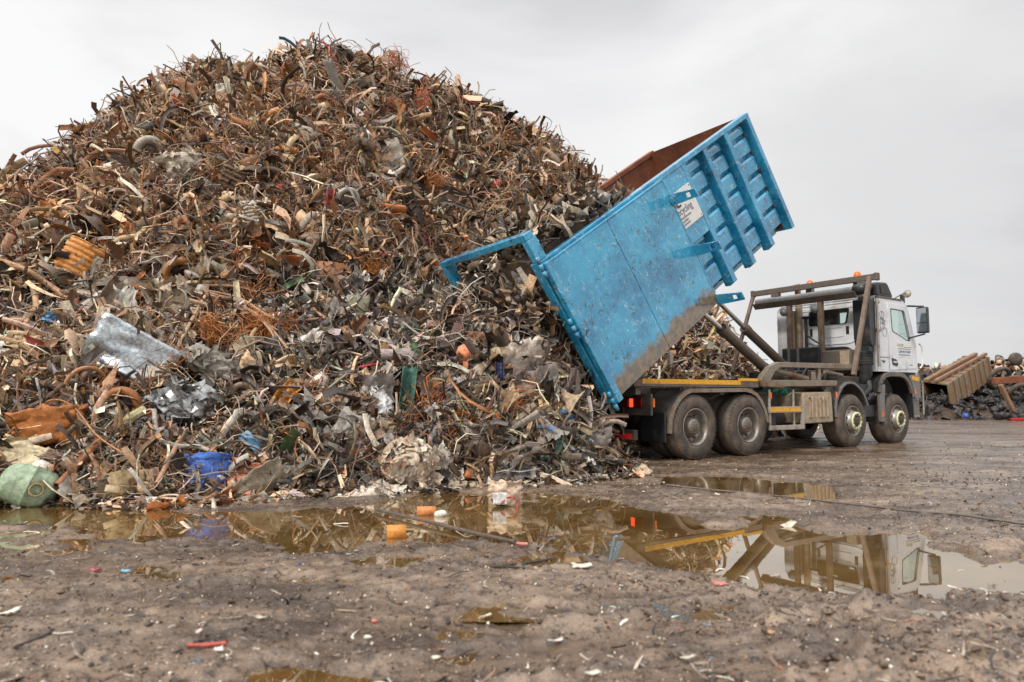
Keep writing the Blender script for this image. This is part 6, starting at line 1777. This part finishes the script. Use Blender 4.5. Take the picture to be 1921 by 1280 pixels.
# ------------------------------------------------------------------ far pile at the right with its own tipped container
FC = np.array([(17.5, 36.0, 2.0, 6.5, .8), (22.5, 37.5, 2.3, 7.5, 1.0), (28.5, 38.0, 3.1, 9.5, 1.2), (27.0, 33.5, 1.5, 4.8, .8), (20.5, 32.5, 1.2, 4.6, .8), (14.5, 38, 1.5, 5, .8)])
def far_h(x, y):
    hs = []
    for cx, cy, h, rr, a in FC:
        r = np.hypot(x - cx, y - cy); k = h / (math.sqrt(rr * rr + a * a) - a); hs.append(h - k * (np.sqrt(r * r + a * a) - a))
    return np.array(hs).max(0) + fbm(x * .7, y * .7, 3, 90) * .5
hx = np.arange(8, 40, .25); hy = np.arange(26, 50, .25); HX, HY = np.meshgrid(hx, hy); HZ = np.maximum(far_h(HX, HY) - .1, -.3)
nx, ny = len(hx), len(hy); ii = (np.arange(ny - 1)[:, None] * nx + np.arange(nx - 1)[None]).ravel()
quads = np.stack([ii, ii + 1, ii + nx + 1, ii + nx], -1); quads = quads[(HZ.ravel()[quads] > -.28).any(1)]
fh = np_mesh('far_scrap_heap', np.stack([HX.ravel(), HY.ravel(), HZ.ravel()], -1), quads, None, M['core'], None, True)
tag(fh, 'low dark heap of oily scrap far behind the lorry at the right', 'scrap heap', kind='stuff')
k = 12000; fx = rg_.uniform(9, 36, k); fy = rg_.uniform(27, 46, k); fz = far_h(fx, fy); ok = fz > 0
P = np.stack([fx, fy, fz], -1)[ok]; k = len(P)
dk = smooth(2.6, 1.5, P[:, 2])[:, None] > rg_.random((k, 1))
C = np.where(dk, np.array(srgb(56, 54, 54))[None] * rg_.uniform(.4, 1.9, (k, 1)), zone_colours(P + np.array([0, 0, 3.0]), rg_) * .7)
S = .15 + .55 * rg_.random(k) ** 2
prot = [p_sheet(rg_) for _ in range(8)] + [p_strip(rg_) for _ in range(6)] + [p_lump(rg_, True) for _ in range(8)] + [p_tube(rg_, rad=.04) for _ in range(5)]
v, tt, cc = scatter(prot, P + rg_.normal(0, .05, P.shape), np.repeat(UPV[None], k, 0), S, np.clip(C, .01, .8), rg_, .9)
f2 = np_mesh('far_scrap_cover', v, tt, cc, M['scrap'], fh); f2['kind'] = 'stuff'

A = Vector(at_depth(1785, 766, 30.0)); B = Vector(at_depth(1777.5, 722, 30.4)); D = Vector(at_depth(1862, 709, 33.5)); F = Vector(at_depth(1730, 716, 32.6))
v1, v2, v3 = D - A, B - A, F - B
bin_ = empty('ribbed_container', A)
tag(bin_, 'old olive and rust ribbed container tipped on the far dark heap', 'container')
def bl(a, b, c): return v1 * a + v2 * b + v3 * c
def skew_box(mb, a0, a1, b0, b1, c0, c1):
    v = [bl(a, b, c) for c in (c0, c1) for b in (b0, b1) for a in (a0, a1)]
    mb._add(v, [(0, 1, 3, 2), (4, 6, 7, 5), (0, 4, 5, 1), (2, 3, 7, 6), (0, 2, 6, 4), (1, 5, 7, 3)])
mb = MB(); skew_box(mb, 0, 1, 0, 1, 0, .04); mb.build('near_side', M['olive'], bin_)
mb = MB(); skew_box(mb, 0, 1, 0, 1, .96, 1); mb.build('far_side', M['olive'], bin_)
mb = MB(); skew_box(mb, 0, 1, .97, 1, .041, .959); mb.build('top_side', M['olive'], bin_)
mb = MB(); skew_box(mb, 0, 1, 0, .03, .041, .959); mb.build('underside', M['rusty'], bin_)
mb = MB(); skew_box(mb, .96, 1, .031, .969, .041, .959); mb.build('end_wall', M['olive'], bin_)
for i in range(9):
    a = i / 8 * .965
    mb = MB(); skew_box(mb, a, a + .03, -.015, 1.035, -.035, 0); skew_box(mb, a, a + .03, 1.0, 1.035, 0, 1.0)
    mb.build('rib', M['rusty'] if i % 2 else M['olive'], bin_)
mb = MB().bar(B + v3 * .75 + v2 * .14 - v1 * .05, B + v1 * .98 + v3 * .45 + v2 * .16, .22, .16)
o = mb.build('timber_pole', M['timber'], None, .02); tag(o, 'thick brown timber pole laid across the far ribbed container', 'timber pole')
mb = MB().bar(B + v3 * .40 + v2 * .14 - v1 * .03, B + v1 * 1.0 + v3 * .08 + v2 * .16, .16, .14)
o = mb.build('timber_pole', M['timber'], None, .02); tag(o, 'thinner brown timber pole nearest the edge of the far ribbed container', 'timber pole')
def far_piece(name, label, cat, pts, w, h, mname, Y):
    P = [Vector(at_depth(x, y, Y)) for x, y in pts]; mb = MB()
    for a, b_ in zip(P[:-1], P[1:]): mb.bar(a, b_, w, h)
    return tag(mb.build(name, M[mname], None, .01), label, cat)
far_piece('steel_beam', 'leaning brown beam at the front of the far dark heap', 'beam', [(1876, 722), (1908, 787)], .22, .12, 'timber', 28.6)
far_piece('steel_beam', 'level rusty beam lying on the far heap behind the leaning beam', 'beam', [(1862, 715), (1925, 711)], .2, .3, 'rustinner', 31)
V, T = p_lump(rh, True, .12); o = np_obj('blue_crate', V * np.array([.34, .3, .24]), T, srgb(40, 92, 190), 'clean'); o.location = at_depth(1812, 780, 27.4); tag(o, 'bright blue crushed crate at the foot of the far dark heap', 'crate')
far_piece('red_bar', 'red painted bar on the ground at the far right', 'bar', [(1896, 787), (1925, 786)], .12, .1, 'red', 28)
o = MB().lathe([(.0, -.12), (.2, -.14), (.33, -.05), (.33, .05), (.2, .14), (0, .12)], (0, 0, 0), 'y', 20).build('tyre', M['tyre']); o.location = at_depth(1905, 674, 34); tag(o, 'black tyre perched on top of the far heap', 'tyre')
far_piece('thin_post', 'dark thin post under the tyre on the far heap', 'post', [(1905, 680), (1918, 694)], .08, .08, 'dark', 34.2)
for i in range(3):
    a = np.linspace(0, 6.283, 25); r = .42 + .04 * i
    o = MB().tube([(math.cos(q) * r, .16 * i, math.sin(q) * r) for q in a], .10, 8, caps=False).build('old_tyre', M['tyre'])
    o.location = at_depth(1912 - 14 * i, 735 - 10 * i, 31 + .6 * i); o.rotation_euler = (R(40 + 25 * i), R(30 * i), R(50 * i)); tag(o, 'worn black tyre lying in the pile at the far right edge', 'tyre', 'old tyres on the far heap')
# a pale lattice mast beyond the heap
mast = MB(); b0 = Vector(at_depth(1374, 735, 60)); hgt = 5.2
for dx in (-.55, .55): mast.bar((dx, 0, -.5), (dx, 0, hgt), .06, .06)
for i in range(8): z = i * hgt / 8; mast.bar((-.55, 0, z), (.55, 0, z + hgt / 8), .04, .04); mast.bar((.55, 0, z), (-.55, 0, z + hgt / 8), .04, .04); mast.bar((-.55, 0, z), (.55, 0, z), .04, .04)
o = mast.build('lattice_mast', M['grey']); o.location = (b0.x, b0.y, 0); tag(o, 'pale thin lattice mast far behind the lift cylinders', 'mast')
